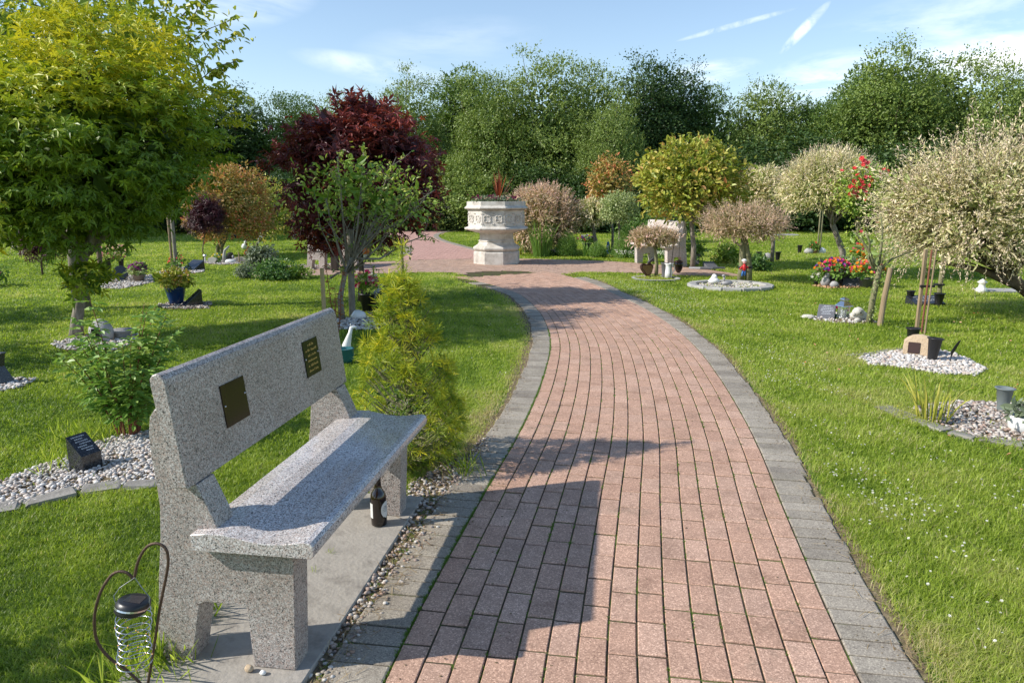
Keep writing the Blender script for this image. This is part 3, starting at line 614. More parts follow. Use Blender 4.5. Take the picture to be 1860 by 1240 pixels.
# ================================================================ OBJECTS
# ---------------------------------------------------------------- benches
LEGP = [(.107, 0), (.253, 0), (.263, .212), (.285, .222), (.41, .222), (.429, .212), (.473, 0), (.60, 0), (.588, .12), (.566, .3), (.545, .45), (.536, .55), (.54, .64), (.548, .72), (.547, .8), (.538, .85), (.52, .876), (.497, .885), (.480, .88), (.4535, .633), (.399, .633), (.352, .525), (.32, .424), (.086, .424)]
SEATP = [(0, .452), (.002, .437), (.012, .427), (.41, .427), (.412, .48), (.36, .488), (.30, .489), (.25, .480), (.2, .471), (.15, .468), (.10, .471), (.06, .478), (.03, .482), (.012, .480), (.002, .47)]
BACKP = [(.404, .636), (.4535, .6345), (.474, .80), (.4965, .968), (.496, .985), (.487, .998), (.472, 1.003), (.458, .998), (.447, .985), (.442, .965), (.430, .86)]
def make_bench(loc, rotz, label, mats, plaques=True, group='granite memorial benches beside the paving'):
    t = thing('granite_bench', label, 'bench', loc, rotz, group)
    L_ = 1.341; idm = lambda a, d, z: (a, d, z)
    for x0 in (.04, L_-.14): MB().prism(LEGP, x0, x0+.1, bev=.003, rnd=.5).build('leg', mats[0], t)
    sm = MB().prism(SEATP, 0, L_, bev=.002, rnd=.5).build('seat', mats[1], t)
    bk = MB().prism(BACKP, 0, L_, bev=.004, rnd=.5).build('backrest', mats[0], t)
    if plaques:
        import mathutils
        # front face of the backrest runs from (.404,.636) to (.442,.965)
        p0 = Vector((0, .404, .636)); up = Vector((0, .038, .329)).normalized(); nrm = Vector((0, -up.z, up.y)).normalized(); ax = Vector((1, 0, 0))
        def on(a, s, k): q = p0+up*s+ax*a+nrm*k; return tuple(q)
        for (a, s, w_, h_, kind) in ((.345, .185, .155, .150, 'brown'), (1.0, .20, .15, .158, 'gold')):
            m = MB(); V = [on(a-w_/2, s-h_/2, .0), on(a+w_/2, s-h_/2, .0), on(a+w_/2, s+h_/2, .0), on(a-w_/2, s+h_/2, .0)]+[on(a-w_/2+.0, s-h_/2, .004), on(a+w_/2, s-h_/2, .004), on(a+w_/2, s+h_/2, .004), on(a-w_/2, s+h_/2, .004)]
            m.add(V, [(4, 5, 6, 7), (0, 1, 5, 4), (1, 2, 6, 5), (2, 3, 7, 6), (3, 0, 4, 7)])
            pq = m.build('memorial_plaque', 'plaque_brown' if kind == 'brown' else 'plaque_black', bk); pq['label'] = 'bare dark brown reflective plaque' if kind == 'brown' else 'black plaque with six lines of gold lettering'
            for sa, ss_ in ((-1, -.0), (1, .012)): MB().blob(on(a+sa*(w_/2-.010), s+ss_, .004), .0042, 1, 0).build('screw', 'steel', pq, smooth=True)
            if kind == 'gold':
                m = MB(); g = random.Random(5); hs = .0115
                for li, (lw, ls) in enumerate(((.06, 1.2), (.115, 1), (.085, 1), (.095, 1), (.10, 1), (.10, 1))):
                    y = s+.052-li*.0225; x = a-lw/2
                    while x < a+lw/2-.004:
                        cw = g.uniform(.004, .0075); tall = g.random() < .4; hh = hs*ls*(1 if tall else .66)
                        if g.random() < .16: x += .006; continue
                        # each letter: two stems and a bar
                        for (xa, xb, ya, yb) in ((0, .002, 0, hh), (cw*.65, cw*.65+.002, 0, hh*.8), (0, cw*.8, hh*.4*g.random()+.001, 0)):
                            if yb == 0: yb = ya+.002
                            m.add([on(x+xa, y+ya, .0048), on(x+xb, y+ya, .0048), on(x+xb, y+yb, .0048), on(x+xa, y+yb, .0048)], [(0, 1, 2, 3)])
                        x += cw+.0012
                m.build('lettering', 'gold', pq)
    return t
bench = make_bench((BO.x, BO.y, .025), math.atan2(BU.y, BU.x), 'large speckled grey granite bench with two plaques in the left foreground beside the path', ('granite', 'granite_polished'))
c = bl(.645, .360, .010); o = MB().box((0, 0, 0), (.805, .300, .0145), bev=.004, rnd=.5).build('stone_slab', 'slab', loc=c); o.rotation_euler = (0, 0, math.atan2(BU.y, BU.x)); tag(o, 'weathered grey stone slab lying under the near granite bench', 'slab')
rb_ = make_bench((2.88, 17.30, 0), math.radians(-67.8), 'pale pinkish granite bench right of the stone planter, half hidden by a small pink willow', ('granite_pink', 'granite_pink'), plaques=False); rb_.scale = (1.1, 1.1, 1.04)
make_bench((-4.02, 15.35, 0), math.radians(66), 'grey granite bench beneath the purple maple on the left edge of the paved circle', ('granite', 'granite_polished'), plaques=False)
# ---------------------------------------------------------------- bottle
p = gp(689, 951, .026); t = thing('beer_bottle', 'dark brown beer bottle standing on the slab under the far end of the near bench', 'bottle', p); t.scale = (1.2, 1.2, 1.05)
MB().lathe([(.001, .004), (.027, 0), (.031, .004), (.0315, .03), (.0315, .125), (.030, .142), (.024, .157), (.016, .172), (.013, .19), (.0125, .222), (.0142, .224), (.0142, .236), (.012, .238)], 28).build('body', 'brown_glass', t, smooth=True)
MB().lathe([(.0146, .226), (.0148, .240), (.011, .243)], 20).build('cap', 'black_plastic', t)
def curved_label(r, a0_, z0, wa, h, mat, parent, oval=True):
    m = MB(); ni, nj = 14, 8; V = []
    for j in range(nj+1):
        v = -1+2*j/nj; half = math.sqrt(max(0, 1-v*v)) if oval else 1
        for i in range(ni+1): a = a0_+wa*half*(-1+2*i/ni); V.append((r*math.cos(a), r*math.sin(a), z0+v*h))
    m.add(V, [(j*(ni+1)+i, j*(ni+1)+i+1, (j+1)*(ni+1)+i+1, (j+1)*(ni+1)+i) for j in range(nj) for i in range(ni)]); return m.build('bottle_label', mat, parent)
lb = curved_label(.0321, -.35, .078, .75, .04, 'label_white', t); curved_label(.0321, 3.5, .075, .6, .035, 'label_white', t, False)
m = MB()
for k, (zz, ww) in enumerate(((.085, .3), (.078, .4), (.070, .32), (.092, .2))): 
    for i in range(5):
        a = -.45+ww*(-1+i*.5); m.add([(.0326*math.cos(a+da), .0326*math.sin(a+da), zz+dz) for da, dz in ((0, 0), (.09, 0), (.09, .0035), (0, .0035))], [(0, 1, 2, 3)])
m.build('print', 'slate', lb)
# ---------------------------------------------------------------- heart hook and solar light
HY = 1.62
t = thing('heart_hook', 'rusty heart shaped garden hook standing in the grass at the lower left corner', 'garden hook', (at(232, 1300, HY).x, HY, 0))
b = Vector(t.location)
hp = [(262, 1290), (268, 1240), (278, 1180), (290, 1110), (302, 1050), (306, 1020), (303, 1000), (294, 990), (281, 987), (268, 992), (257, 1005), (248, 1025), (243, 1048), (241, 1052), (236, 1046), (228, 1040), (216, 1038), (204, 1043), (192, 1058), (182, 1078), (175, 1105), (173, 1130), (176, 1158), (187, 1180), (203, 1198), (222, 1212), (240, 1228), (256, 1245)]
pts = spline([(at(x, y, HY).x, at(x, y, HY).z) for x, y in hp], .006); MB().tube([(q[0]-b.x, .004*math.sin(i*.08), q[1]) for i, q in enumerate(pts)], .0038, 8).build('frame', 'rust', t, smooth=True)
MB().tube([(at(262, 1290, HY).x-b.x, .004, -.02), (at(262, 1290, HY).x-b.x, .004, at(262, 1285, HY).z)], .0038, 8).build('stake', 'rust', t)
t = thing('solar_lantern', 'silver spring coil solar light hanging inside the rusty heart hook', 'solar light', at(240, 1200, HY-.012)); b = Vector(t.location); t.scale = (1.5, 1.5, 1.0)
M = Matrix.Rotation(math.radians(14), 3, 'Y') @ Matrix.Rotation(math.radians(-12), 3, 'X')
lc = at(241, 1098, HY-.012)-b; lc.x /= 1.5; lc.y /= 1.5
def ell(r, z): return [(r, z)]
MB().lathe([(.001, .014), (.024, .014), (.026, .011), (.0275, .004), (.0275, -.003), (.025, -.008), (.026, -.012), (.022, -.019), (.001, -.019)], 30, M=M, c=lc, sx=1).build('lid', 'black_plastic', t, smooth=True)
MB().lathe([(.0279, .001), (.0281, -.003)], 30, M=M, c=lc, cap=False).build('rim', 'steel', t)
m = MB(); m.box((0, 0, .0145), (.014, .014, .0005)); m.v[0] = m.v[0] @ np.array(M).T + np.array(lc); m.build('solar_panel', 'solar_glass', t)
turns = 8.5; pts = []
for i in range(220):
    f = i/219; a = f*turns*6.283; r = .026+.002*math.sin(f*9); z = -.020-f*.150; pts.append((lc.x+r*math.cos(a)-.004*f-(.004)*f, lc.y+r*math.sin(a), lc.z+z+.0025*math.sin(a)))
MB().tube(pts, .0011, 5).build('spring', 'steel', t, smooth=True)
for i in range(6, 219, 7): MB().blob(pts[i], .0017, 1, 0).build('fairy_light', 'amber', t)
tp = at(243, 1050, HY-.004)-b; tp.x /= 1.5; MB().tube([(lc.x-.028, lc.y, lc.z), (lc.x-.030, lc.y, lc.z+.025), (lc.x-.018, lc.y, lc.z+.048), tp, (lc.x+.02, lc.y, lc.z+.045), (lc.x+.03, lc.y, lc.z+.022), (lc.x+.028, lc.y, lc.z)], .0008, 5).build('handle', 'grey_plastic', t)
# ---------------------------------------------------------------- yellow green conifer
def pine():
    p = gp(742, 845); t = thing('dwarf_pine', 'bright yellow green dwarf conifer standing beyond the end of the near bench', 'conifer', p); g = np.random.default_rng(3)
    H = 1.30; tw = MB(); tw.tube([(0, 0, 0), (.01, 0, .5), (0, 0, H-.04), (-.0, 0, H+.02)], [.022, .016, .007, .003], 8)
    tips = []
    def add(a, z, R, k):
        rad = R; b0 = np.array([0, 0, max(.05, z-.10-.25*rad)]); e = np.array([math.cos(a)*rad, math.sin(a)*rad, z]); mid = (b0+e)/2+np.array([0, 0, -.03]); tw.tube([b0, mid, e], [.006, .004, .0025], 5); tips.append((e, unit(e-mid+np.array([0, 0, .05]))))
        for _ in range(k): q = e+g.normal(size=3)*np.array([.028, .028, .03]); tips.append((q, unit(unit(np.array([q[0], q[1], 0]))*.6+np.array([0, 0, .6])+g.normal(size=3)*.35)))
    for i in range(235):
        z = .10+.99*(i/235)**1.15; f = (z-.06)/(H-.22); R = .40*max(.04, 1-(z/1.16)**1.4)*(.85+.2*g.random()) if z > .2 else .29*(.85+.2*g.random()); R *= min(1, (z+.12)/.3)
        add(g.uniform(0, 6.28), z, R, 2)
    for i in range(16): tips.append((np.array([g.normal()*.02, g.normal()*.02, H-.32+i*.021]), unit(np.array([g.normal()*.5, g.normal()*.5, 1.]))))
    for a_, z_, r_ in ((.4, .92, .15), (3.3, .96, .11), (1.9, 1.08, .05), (4.6, 1.12, .04)): add(a_, z_, r_, 3)
    nf = MB(); P = []; D = []
    for e, d in tips:
        k = 20; rr0 = g.normal(size=(k, 3)); rr0 = unit(rr0-(rr0@d)[:, None]*d); s_ = unit(rr0+d*g.uniform(.0, 1.1, (k, 1))); P.append(np.repeat(e[None], k, 0)); D.append(s_)
    P = np.concatenate(P); D = np.concatenate(D); rc = np.repeat(g.random(len(tips)), 20); up = (P[:, 2]/H)
    scatter(nf, P, D, unit(g.normal(size=P.shape)),   .062*(1+.15*g.normal(size=len(P))).clip(.5, 1.5), 'pineneedle', (.12+.62*rc+.2*g.random(len(P))+.15*up).clip(0, 1))
    for z_, rr1 in ((.25, .17), (.45, .14), (.65, .10), (.85, .05)): crown(nf, (0, 0, z_), (rr1, rr1, .14), 24, 8, .03, .035, 'narrow', int(z_*100), inner=.1, cut=-1, core=0, rndf=lambda P, rc, g: np.zeros(len(P)))  # inner tufts all in the darkest colour: shade painted inside the cone
    tw.build('branches', 'bark_olive', t); nf.build('foliage', 'pine', t)
pine()
# ---------------------------------------------------------------- leafy shrub
def leafy_shrub(p, label, w_, h_, nst, size, mat, seed, name='leafy_shrub', cat='shrub', stem='moss', per=22, stemmat='stem_red', group=None, shape='oval'):
    t = thing(name, label, cat, p, group=group); g = np.random.default_rng(seed); st = MB(); lf = MB()
    for i in range(nst):
        a = g.uniform(0, 6.28); r = w_*g.uniform(.2, 1)**.7; h = h_*g.uniform(.65, 1.05)*(1-.25*(r/w_)**2); e = np.array([math.cos(a)*r, math.sin(a)*r, h]); b0 = e*np.array([.18, .18, 0]); m1 = b0+(e-b0)*np.array([.3, .3, .45]); m2 = b0+(e-b0)*np.array([.7, .7, .8])
        st.tube([b0, m1, m2, e], [.0045*h_/.8, .0035*h_/.8, .0025*h_/.8, .0015], 5)
        tt = g.uniform(.2, 1, per)**.8; P = np.array([np.array(b0)*(1-x)**2+2*x*(1-x)*m1*1.0+x*x*e if x < .999 else e for x in tt]); az = g.uniform(0, 6.28, per); D = np.stack([np.cos(az), np.sin(az), g.uniform(-.5, .5, per)], 1)
        for k in range(3):                           # leaflets of a compound leaf
            Q = P+D*(k*.45*size); s_ = 1 if k == 2 else (-1)**k
            dd = unit(D+np.cross(D, [0, 0, 1.])*(.9*s_ if k < 2 else 0)); scatter(lf, Q, dd, np.array([0, 0, 1.])+g.normal(size=Q.shape)*.3, size*g.uniform(.7, 1.15, per), shape, (.2+.45*g.random(per)+.35*tt).clip(0, 1))
    st.build('stems', stemmat, t); lf.build('leaves', mat, t); return t
leafy_shrub(gp(235, 790), 'fresh green leafy rose shrub growing from white pebbles behind the near bench', .38, .93, 24, .062, 'leafy_green', 4, per=32)
leafy_shrub((-2.95, 1.65, 0), 'green bush standing out of the picture to the lower left', .6, 1.35, 30, .075, 'shrub_green', 8, per=26)
def sapling(pt, label, h, seed, mat='bronze'):
    t = thing('sapling', label, 'sapling', pt); g = np.random.default_rng(seed); st = MB(); lf = MB()
    for k in range(3):
        e = np.array([g.normal()*.07, g.normal()*.07, h*(1-.15*k)]); pts = [(0, 0, 0), e*.4+g.normal(size=3)*.015, e*.75, e]; st.tube(pts, [.007, .005, .004, .002], 6); n = 34; tt = g.uniform(.2, 1, n)
        P = e[None]*tt[:, None]; a = g.uniform(0, 6.28, n); D = np.stack([np.cos(a), np.sin(a), g.uniform(-.6, .3, n)], 1); scatter(lf, P, D, np.array([0, 0, 1.])+g.normal(size=P.shape)*.4, .055*g.uniform(.6, 1.2, n), 'oval')
    st.build('stems', 'stem_red', t); lf.build('leaves', mat, t)
sapling(gp(612, 628), 'thin red stemmed sapling with bronze leaves just behind the near bench', .95, 5)
# ---------------------------------------------------------------- generic tree
def tree(name, label, cat, p, trunk, cr, leaf, bark, seed, nl=14, r0=.03, group=None, extra=None, stem_pts=None):
    """trunk: list of (point local, radius); cr: list of crown kwargs with local centre"""
    t = thing(name, label, cat, p, group=group); g = np.random.default_rng(seed); tb = MB(); lf = MB()
    for tr in trunk: tb.tube([q[0] for q in tr], [q[1] for q in tr], 10)
    top = np.array(trunk[0][-1][0]); nodes = np.array([np.array(q[0]) for q in trunk[0][-2:]]) 
    for k, c_ in enumerate(cr):
        cc = crown(lf, seed=seed*7+k, **c_); limbs(tb, nodes, cc, nl, r0, g)
    if extra: extra(tb, lf, g)
    tb.build('trunk', bark, t, smooth=True); lf.build('crown', leaf, t); return t
def L(pt, base): return tuple(Vector(pt)-Vector(base))
# green maple, left
B = gp(137, 613); Yb = B.y
def q(x, y, dy=0): return L(at(x, y, Yb+dy), B)
tr = [(q(138, 622), .085), (q(140, 580), .062), (q(146, 545), .055), (q(138, 510), .05), (q(150, 470), .055), (q(168, 430), .05), (q(180, 380), .04), (q(185, 320), .03)]
t2 = [(q(150, 470), .045), (q(135, 440, -.1), .03), (q(100, 420, -.3), .02)]; t3 = [(q(160, 460), .04), (q(190, 430, .1), .03), (q(230, 390, .2), .02)]
def sprig(tb, lf, g):
    crown(lf, q(150, 505, -.1), (.25, .25, .16), 22, 7, .06, .085, 'maple', 91, inner=.1, cut=-1)
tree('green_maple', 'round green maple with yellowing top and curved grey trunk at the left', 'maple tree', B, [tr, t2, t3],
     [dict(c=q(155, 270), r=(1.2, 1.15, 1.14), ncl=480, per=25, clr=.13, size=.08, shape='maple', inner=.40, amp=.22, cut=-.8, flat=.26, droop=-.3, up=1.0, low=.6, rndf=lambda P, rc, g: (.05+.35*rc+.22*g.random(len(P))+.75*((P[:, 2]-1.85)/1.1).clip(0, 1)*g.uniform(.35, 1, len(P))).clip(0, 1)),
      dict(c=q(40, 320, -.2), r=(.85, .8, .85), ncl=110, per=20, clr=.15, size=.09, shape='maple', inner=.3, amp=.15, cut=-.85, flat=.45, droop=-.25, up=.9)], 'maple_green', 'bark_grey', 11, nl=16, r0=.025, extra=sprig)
# cherry behind it
B = Vector((-6.1, 9.9, 0)); Yb = 9.9
def cherry(tb, lf, g):
    for x, y, dx, dy in ((340, 60, 40, -75), (330, 90, 95, -55), (350, 130, 80, -70), (345, 160, 85, -50), (330, 30, 60, -45), (370, 200, 40, -60), (300, 20, 30, -60), (230, 20, 20, -60), (380, 140, 52, -28)):
        a = np.array(q(x, y)); b_ = np.array(q(x+dx, y+dy)); mid = (a+b_)/2+np.array([0, 0, .06]); tb.tube([a, mid, b_], [.008, .006, .003], 5); n = 26; tt = g.uniform(.1, 1, n); P = a+(b_-a)*tt[:, None]+np.array([0, 0, .04]); D = unit(unit(b_-a)*.4+g.normal(size=P.shape)*.5+np.array([0, 0, -.7])); scatter(lf, P, D, g.normal(size=P.shape)+np.array([0, 0, .8]), .12*g.uniform(.7, 1.1, n), 'oval')
tree('cherry_tree', 'tall cherry tree with long drooping leaves rising above the green maple', 'cherry tree', B, [[((0, 0, -.05), .12), ((0, 0, 1.2), .1), (q(140, 180), .07), (q(170, 60), .04)]],
     [dict(c=q(140, 70), r=(1.75, 1.4, 1.0), ncl=300, per=15, clr=.2, size=.105, shape='oval', inner=.25, amp=.2, cut=-.9, flat=.8, droop=-.6, up=.5, core=.015)], 'cherry_green', 'bark_grey', 12, nl=20, r0=.02, extra=cherry)
# purple maple
B = gp(655, 548); Yb = B.y
tree('purple_maple', 'dark purple Japanese maple behind the rose tree, left of the planter', 'maple tree', B, [[(q(655, 556), .05), (q(657, 500), .04), (q(654, 440), .035), (q(650, 370), .025)], [(q(655, 450), .03), (q(625, 400), .02), (q(590, 350), .015)], [(q(655, 440), .03), (q(690, 390), .02), (q(730, 340), .012)]],
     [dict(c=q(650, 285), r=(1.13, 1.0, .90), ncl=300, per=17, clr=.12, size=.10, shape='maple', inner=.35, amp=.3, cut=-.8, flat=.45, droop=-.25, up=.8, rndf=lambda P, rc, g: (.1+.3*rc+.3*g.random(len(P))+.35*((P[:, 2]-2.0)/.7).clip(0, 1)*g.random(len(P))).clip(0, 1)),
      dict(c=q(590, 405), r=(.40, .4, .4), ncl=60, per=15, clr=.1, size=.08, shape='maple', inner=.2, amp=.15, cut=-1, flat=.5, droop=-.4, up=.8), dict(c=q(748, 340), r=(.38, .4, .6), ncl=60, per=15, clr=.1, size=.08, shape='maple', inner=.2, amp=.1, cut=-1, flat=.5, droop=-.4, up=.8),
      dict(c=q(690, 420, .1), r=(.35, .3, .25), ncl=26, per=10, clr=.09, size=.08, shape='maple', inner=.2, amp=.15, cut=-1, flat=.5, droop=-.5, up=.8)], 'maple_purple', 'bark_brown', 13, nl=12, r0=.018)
# rose tree
B = gp(632, 582); Yb = B.y
def rose(tb, lf, g):
    for pts_ in (((640, 470), (660, 450), (700, 405), (745, 375), (790, 345)), ((640, 470), (690, 470), (740, 440), (780, 425)), ((628, 490), (612, 440), (600, 400), (592, 360)), ((640, 470), (650, 410), (655, 350), (660, 280)), ((632, 480), (625, 420), (618, 340), (612, 285)), ((650, 460), (680, 400), (700, 330), (720, 285)), ((645, 465), (670, 430), (735, 400), (772, 360)), ((600, 505), (612, 497), (660, 480), (675, 455))):
        P = [np.array(q(x, y, g.normal()*.12 if i > 1 else 0)) for i, (x, y) in enumerate(pts_)]; tb.tube(P, np.linspace(.018, .005, len(P)), 6)
        for k in range(16):
            i = g.integers(1, len(P)-1); s_ = P[i]+(P[i+1]-P[i])*g.random(); e = s_+unit(g.normal(size=3)+np.array([0, 0, .5]))*g.uniform(.15, .35); tb.tube([s_, (s_+e)/2+g.normal(size=3)*.015, e], [.004, .003, .0015], 4, cap=False)
            n = 8; tt = g.uniform(.3, 1, n); Q = s_+(e-s_)*tt[:, None]; scatter(lf, Q, g.normal(size=Q.shape)+np.array([0, 0, -.2]), g.normal(size=Q.shape)*.6+np.array([0, -.4, .8]), .05*g.uniform(.7, 1.2, n), 'oval')
rt = tree('rose_tree', 'gnarled standard rose with sparse green leaves in front of the purple maple', 'rose tree', B, [[(q(622, 590), .045), (q(618, 540), .035), (q(626, 500), .03), (q(640, 468), .028)]],
     [dict(c=q(640, 350), r=(.70, .5, .52), ncl=75, per=12, clr=.09, size=.06, shape='oval', inner=.15, amp=.2, cut=-.9, flat=.9, droop=-.1, up=.4), dict(c=q(735, 370), r=(.4, .35, .35), ncl=40, per=8, clr=.10, size=.05, shape='oval', inner=.15, amp=.2, cut=-.9, flat=.9, droop=-.1, up=.4)], 'rose_green', 'bark_grey', 14, nl=14, r0=.01, extra=rose)
def stake(pt, label, h, r, mat, lean=(0, 0), name='wooden_stake', square=False, group=None):
    m = MB(); e = (lean[0], lean[1], h)
    if square: m.box((0, 0, h/2), (r, r, h/2), bev=.004)
    else: m.tube([(0, 0, -.03), (e[0]/2, e[1]/2, h/2), e], [r, r*.97, r*.95], 12)
    o = m.build(name, mat, smooth=False, loc=pt); tag(o, label, 'stake', group); return o
stake(gp(640, 575), 'thick grey brown support post against the trunk of the rose tree', 1.15, .045, 'bark_grey', (.02, 0), 'support_post')
stake(gp(590, 588), 'pale sawn round stake left of the rose tree behind the near bench', .70, .028, 'stake_wood')
o = MB().prism([(-.09, 0), (.09, 0), (.07, .72), (-.10, .72)], -.07, .07, bev=.01).build('dark_post', 'dark_wood', loc=gp(609, 492)); tag(o, 'dark leaning timber post in front of the left rear bench', 'post')
# ---------------------------------------------------------------- ball trees
def ball_tree(name, label, base_px, cpx, rpx, leaf, bark, seed, shape='oval', size=.05, ncl=260, per=14, cat='ball tree', shootn=0, shootl=.25, tr=.03, sec=None, clr=.07, inner=.6, flat=.9, cut=-.85, Y=None, bend=0, shoot_size=.045, depth=None, amp=.08, rbias=None, sh_up=.5, trunks=1, droop=0., ry=None, per_shoot=12, jit=.25, group=None, limb=12):
    B = gp(*base_px) if Y is None else Vector((at(base_px[0], base_px[1], Y).x, Y, 0)); 
    def q(x, y, dy=0): return L(at(x, y, B.y+dy), B)
    s = px(B.y, 1.); c_ = q(*cpx); r_ = (rpx[0]/s, (ry or rpx[0]*.95)/s, rpx[1]/s); bt = (c_[0]*.75, 0, c_[2]-r_[2]*.55)
    trk = []
    for k in range(trunks):
        o = (k-(trunks-1)/2)*tr*2.6; trk.append([((o, 0, -.03), tr*1.15), ((o*.8+bend*.5, 0, bt[2]*.35), tr), ((o*.5+c_[0]*.6+bend, 0, bt[2]*.75), tr*.85), (bt, tr*.7)])
    def ex(tb, lf, g):
        if shootn: shoots(tb, lf, c_, r_, shootn, shootl, per_shoot, shoot_size, g, cutz=-.15, up=sh_up, tr=.003, inner=.8, rbias=rbias, jit=jit)
        if sec: sec(tb, lf, g, q)
    return tree(name, label, cat, B, trk, [dict(c=c_, r=r_, ncl=ncl, per=per, clr=clr, size=size, shape=shape, inner=inner, amp=amp, cut=cut, flat=flat, droop=droop)], leaf, bark, seed, nl=limb, r0=tr*.5, extra=ex, group=group), B, q
creamtip = lambda t, g: (.45+.68*t*g.uniform(.3, 1, len(t))).clip(0, 1)
pinktip = lambda t, g: (.35+.65*t*g.uniform(.5, 1, len(t))).clip(0, 1)
ball_tree('photinia_tree', 'ball shaped tree flushed red and green on the left lawn', (400, 466), (413, 375), (75, 76), 'photinia_red', 'bark_olive', 21, ncl=560, per=15, size=.075, shootn=90, shootl=.2, shoot_size=.08, tr=.05, trunks=2, jit=.5)
ball_tree('photinia_tree', 'smaller loose green ball tree just right of the red flushed one', (468, 455), (492, 385), (48, 58), 'photinia', 'bark_olive', 22, ncl=160, per=12, size=.08, tr=.04, clr=.1)
ball_tree('weeping_maple', 'small weeping purple lace leaf tree on a thin stem beside the red flushed ball tree', (370, 474), (372, 392), (34, 36), 'lace_purple', 'bark_brown', 23, shape='lace', size=.08, ncl=150, per=14, tr=.013, clr=.07, droop=-.9, inner=.4, limb=8)
B = Vector((-8.3, 6.0, 0))
tree('photinia_tree', 'round headed tree standing out of the picture beyond the left edge', 'ball tree', B, [[((0, 0, -.05), .06), ((0, 0, 1.3), .05)]], [dict(c=(0, 0, 1.75), r=(.95, 1.0, .75), ncl=120, per=14, clr=.12, size=.1, shape='oval', inner=.4, amp=.15)], 'photinia', 'bark_olive', 71)
B = Vector((-9.6, 8.6, 0))
tree('photinia_tree', 'second round headed tree beyond the left edge, farther off', 'ball tree', B, [[((0, 0, -.05), .06), ((0, 0, 1.3), .05)]], [dict(c=(0, 0, 1.9), r=(1.0, 1.0, .8), ncl=120, per=14, clr=.12, size=.1, shape='oval', inner=.4, amp=.15)], 'photinia', 'bark_olive', 72)
ball_tree('weeping_maple', 'mauve leaved little maple low at the left behind the green maple', (75, 480), (72, 432), (36, 42), 'lace_purple', 'bark_brown', 24, shape='lace', size=.09, ncl=110, per=12, tr=.02, clr=.09, droop=-.6, inner=.3, Y=14.5)
ball_tree('photinia_tree', 'big glossy yellow green ball tree behind the right bench', (1258, 487), (1256, 334), (92, 75), 'photinia', 'bark_grey', 25, ncl=420, per=14, size=.10, shootn=120, shootl=.25, shoot_size=.1, tr=.055, jit=.5, clr=.09, rbias=lambda t, g: (.35+.6*t*g.random(len(t))), ry=80)
ball_tree('photinia_tree', 'upright bronze tipped shrub tree behind the pale variegated ball', (1112, 458), (1108, 335), (42, 45), 'photinia_red', 'bark_grey', 26, ncl=150, per=12, size=.09, Y=20.5, tr=.035, clr=.1, rbias=None, amp=.2)
ball_tree('privet_ball', 'neat pale variegated ball tree right of the pink bush', (1125, 460), (1124, 379), (33, 29), 'privet', 'bark_grey', 27, shape='diamond', size=.05, ncl=240, per=14, Y=18.8, tr=.03, clr=.05, inner=.75, amp=.04)
ball_tree('willow_tree', 'small creamy willow on twin stems left of the pale variegated ball', (1082, 452), (1075, 388), (30, 24), 'willow_cream', 'bark_grey', 28, shape='narrow', size=.09, ncl=130, per=14, Y=20, tr=.03, clr=.06, shootn=70, shootl=.2, trunks=2, rbias=creamtip)
ball_tree('willow_bush', 'wide pink tipped willow bush behind and right of the stone planter', (985, 455), (985, 398), (68, 56), 'willow_pink', 'bark_grey', 29, shape='narrow', size=.11, ncl=420, per=14, Y=20, tr=.04, clr=.09, inner=.5, cut=-1, shootn=420, shootl=.4, shoot_size=.07, rbias=pinktip, per_shoot=14, sh_up=.7)
wl, B1, _ = ball_tree('willow_tree', 'smallest pinkish willow on a short stem in front of the right bench', (1192, 503), (1188, 430), (46, 14), 'willow_pink', 'bark_olive', 30, shape='narrow', size=.06, ncl=200, per=12, tr=.035, clr=.05, inner=.3, shootn=170, shootl=.15, shoot_size=.035, rbias=pinktip, sh_up=.35, trunks=1, cut=-.9)
wl, B2, _ = ball_tree('willow_tree', 'flat topped dusty pink willow rising from the round grey stone ring', (1352, 512), (1352, 410), (78, 33), 'willow_pink', 'bark_olive', 31, shape='narrow', size=.055, ncl=420, per=13, tr=.06, clr=.06, inner=.35, shootn=430, shootl=.28, shoot_size=.04, rbias=pinktip, sh_up=.35, trunks=2, cut=-.75)
ball_tree('willow_tree', 'pale cream willow ball behind the flat pink willow', (1402, 476), (1384, 345), (45, 34), 'willow_cream', 'bark_grey', 32, shape='narrow', size=.09, ncl=300, per=14, tr=.045, clr=.07, inner=.6, shootn=260, shootl=.3, rbias=creamtip)
wl, B4, _ = ball_tree('willow_tree', 'large domed cream willow with a leaning trunk above the flower bowls', (1527, 500), (1503, 342), (83, 62), 'willow_cream', 'bark_grey', 33, shape='narrow', size=.07, ncl=620, per=15, tr=.06, clr=.07, inner=.65, shootn=620, shootl=.35, shoot_size=.045, rbias=creamtip, cut=-.7, sh_up=.7)
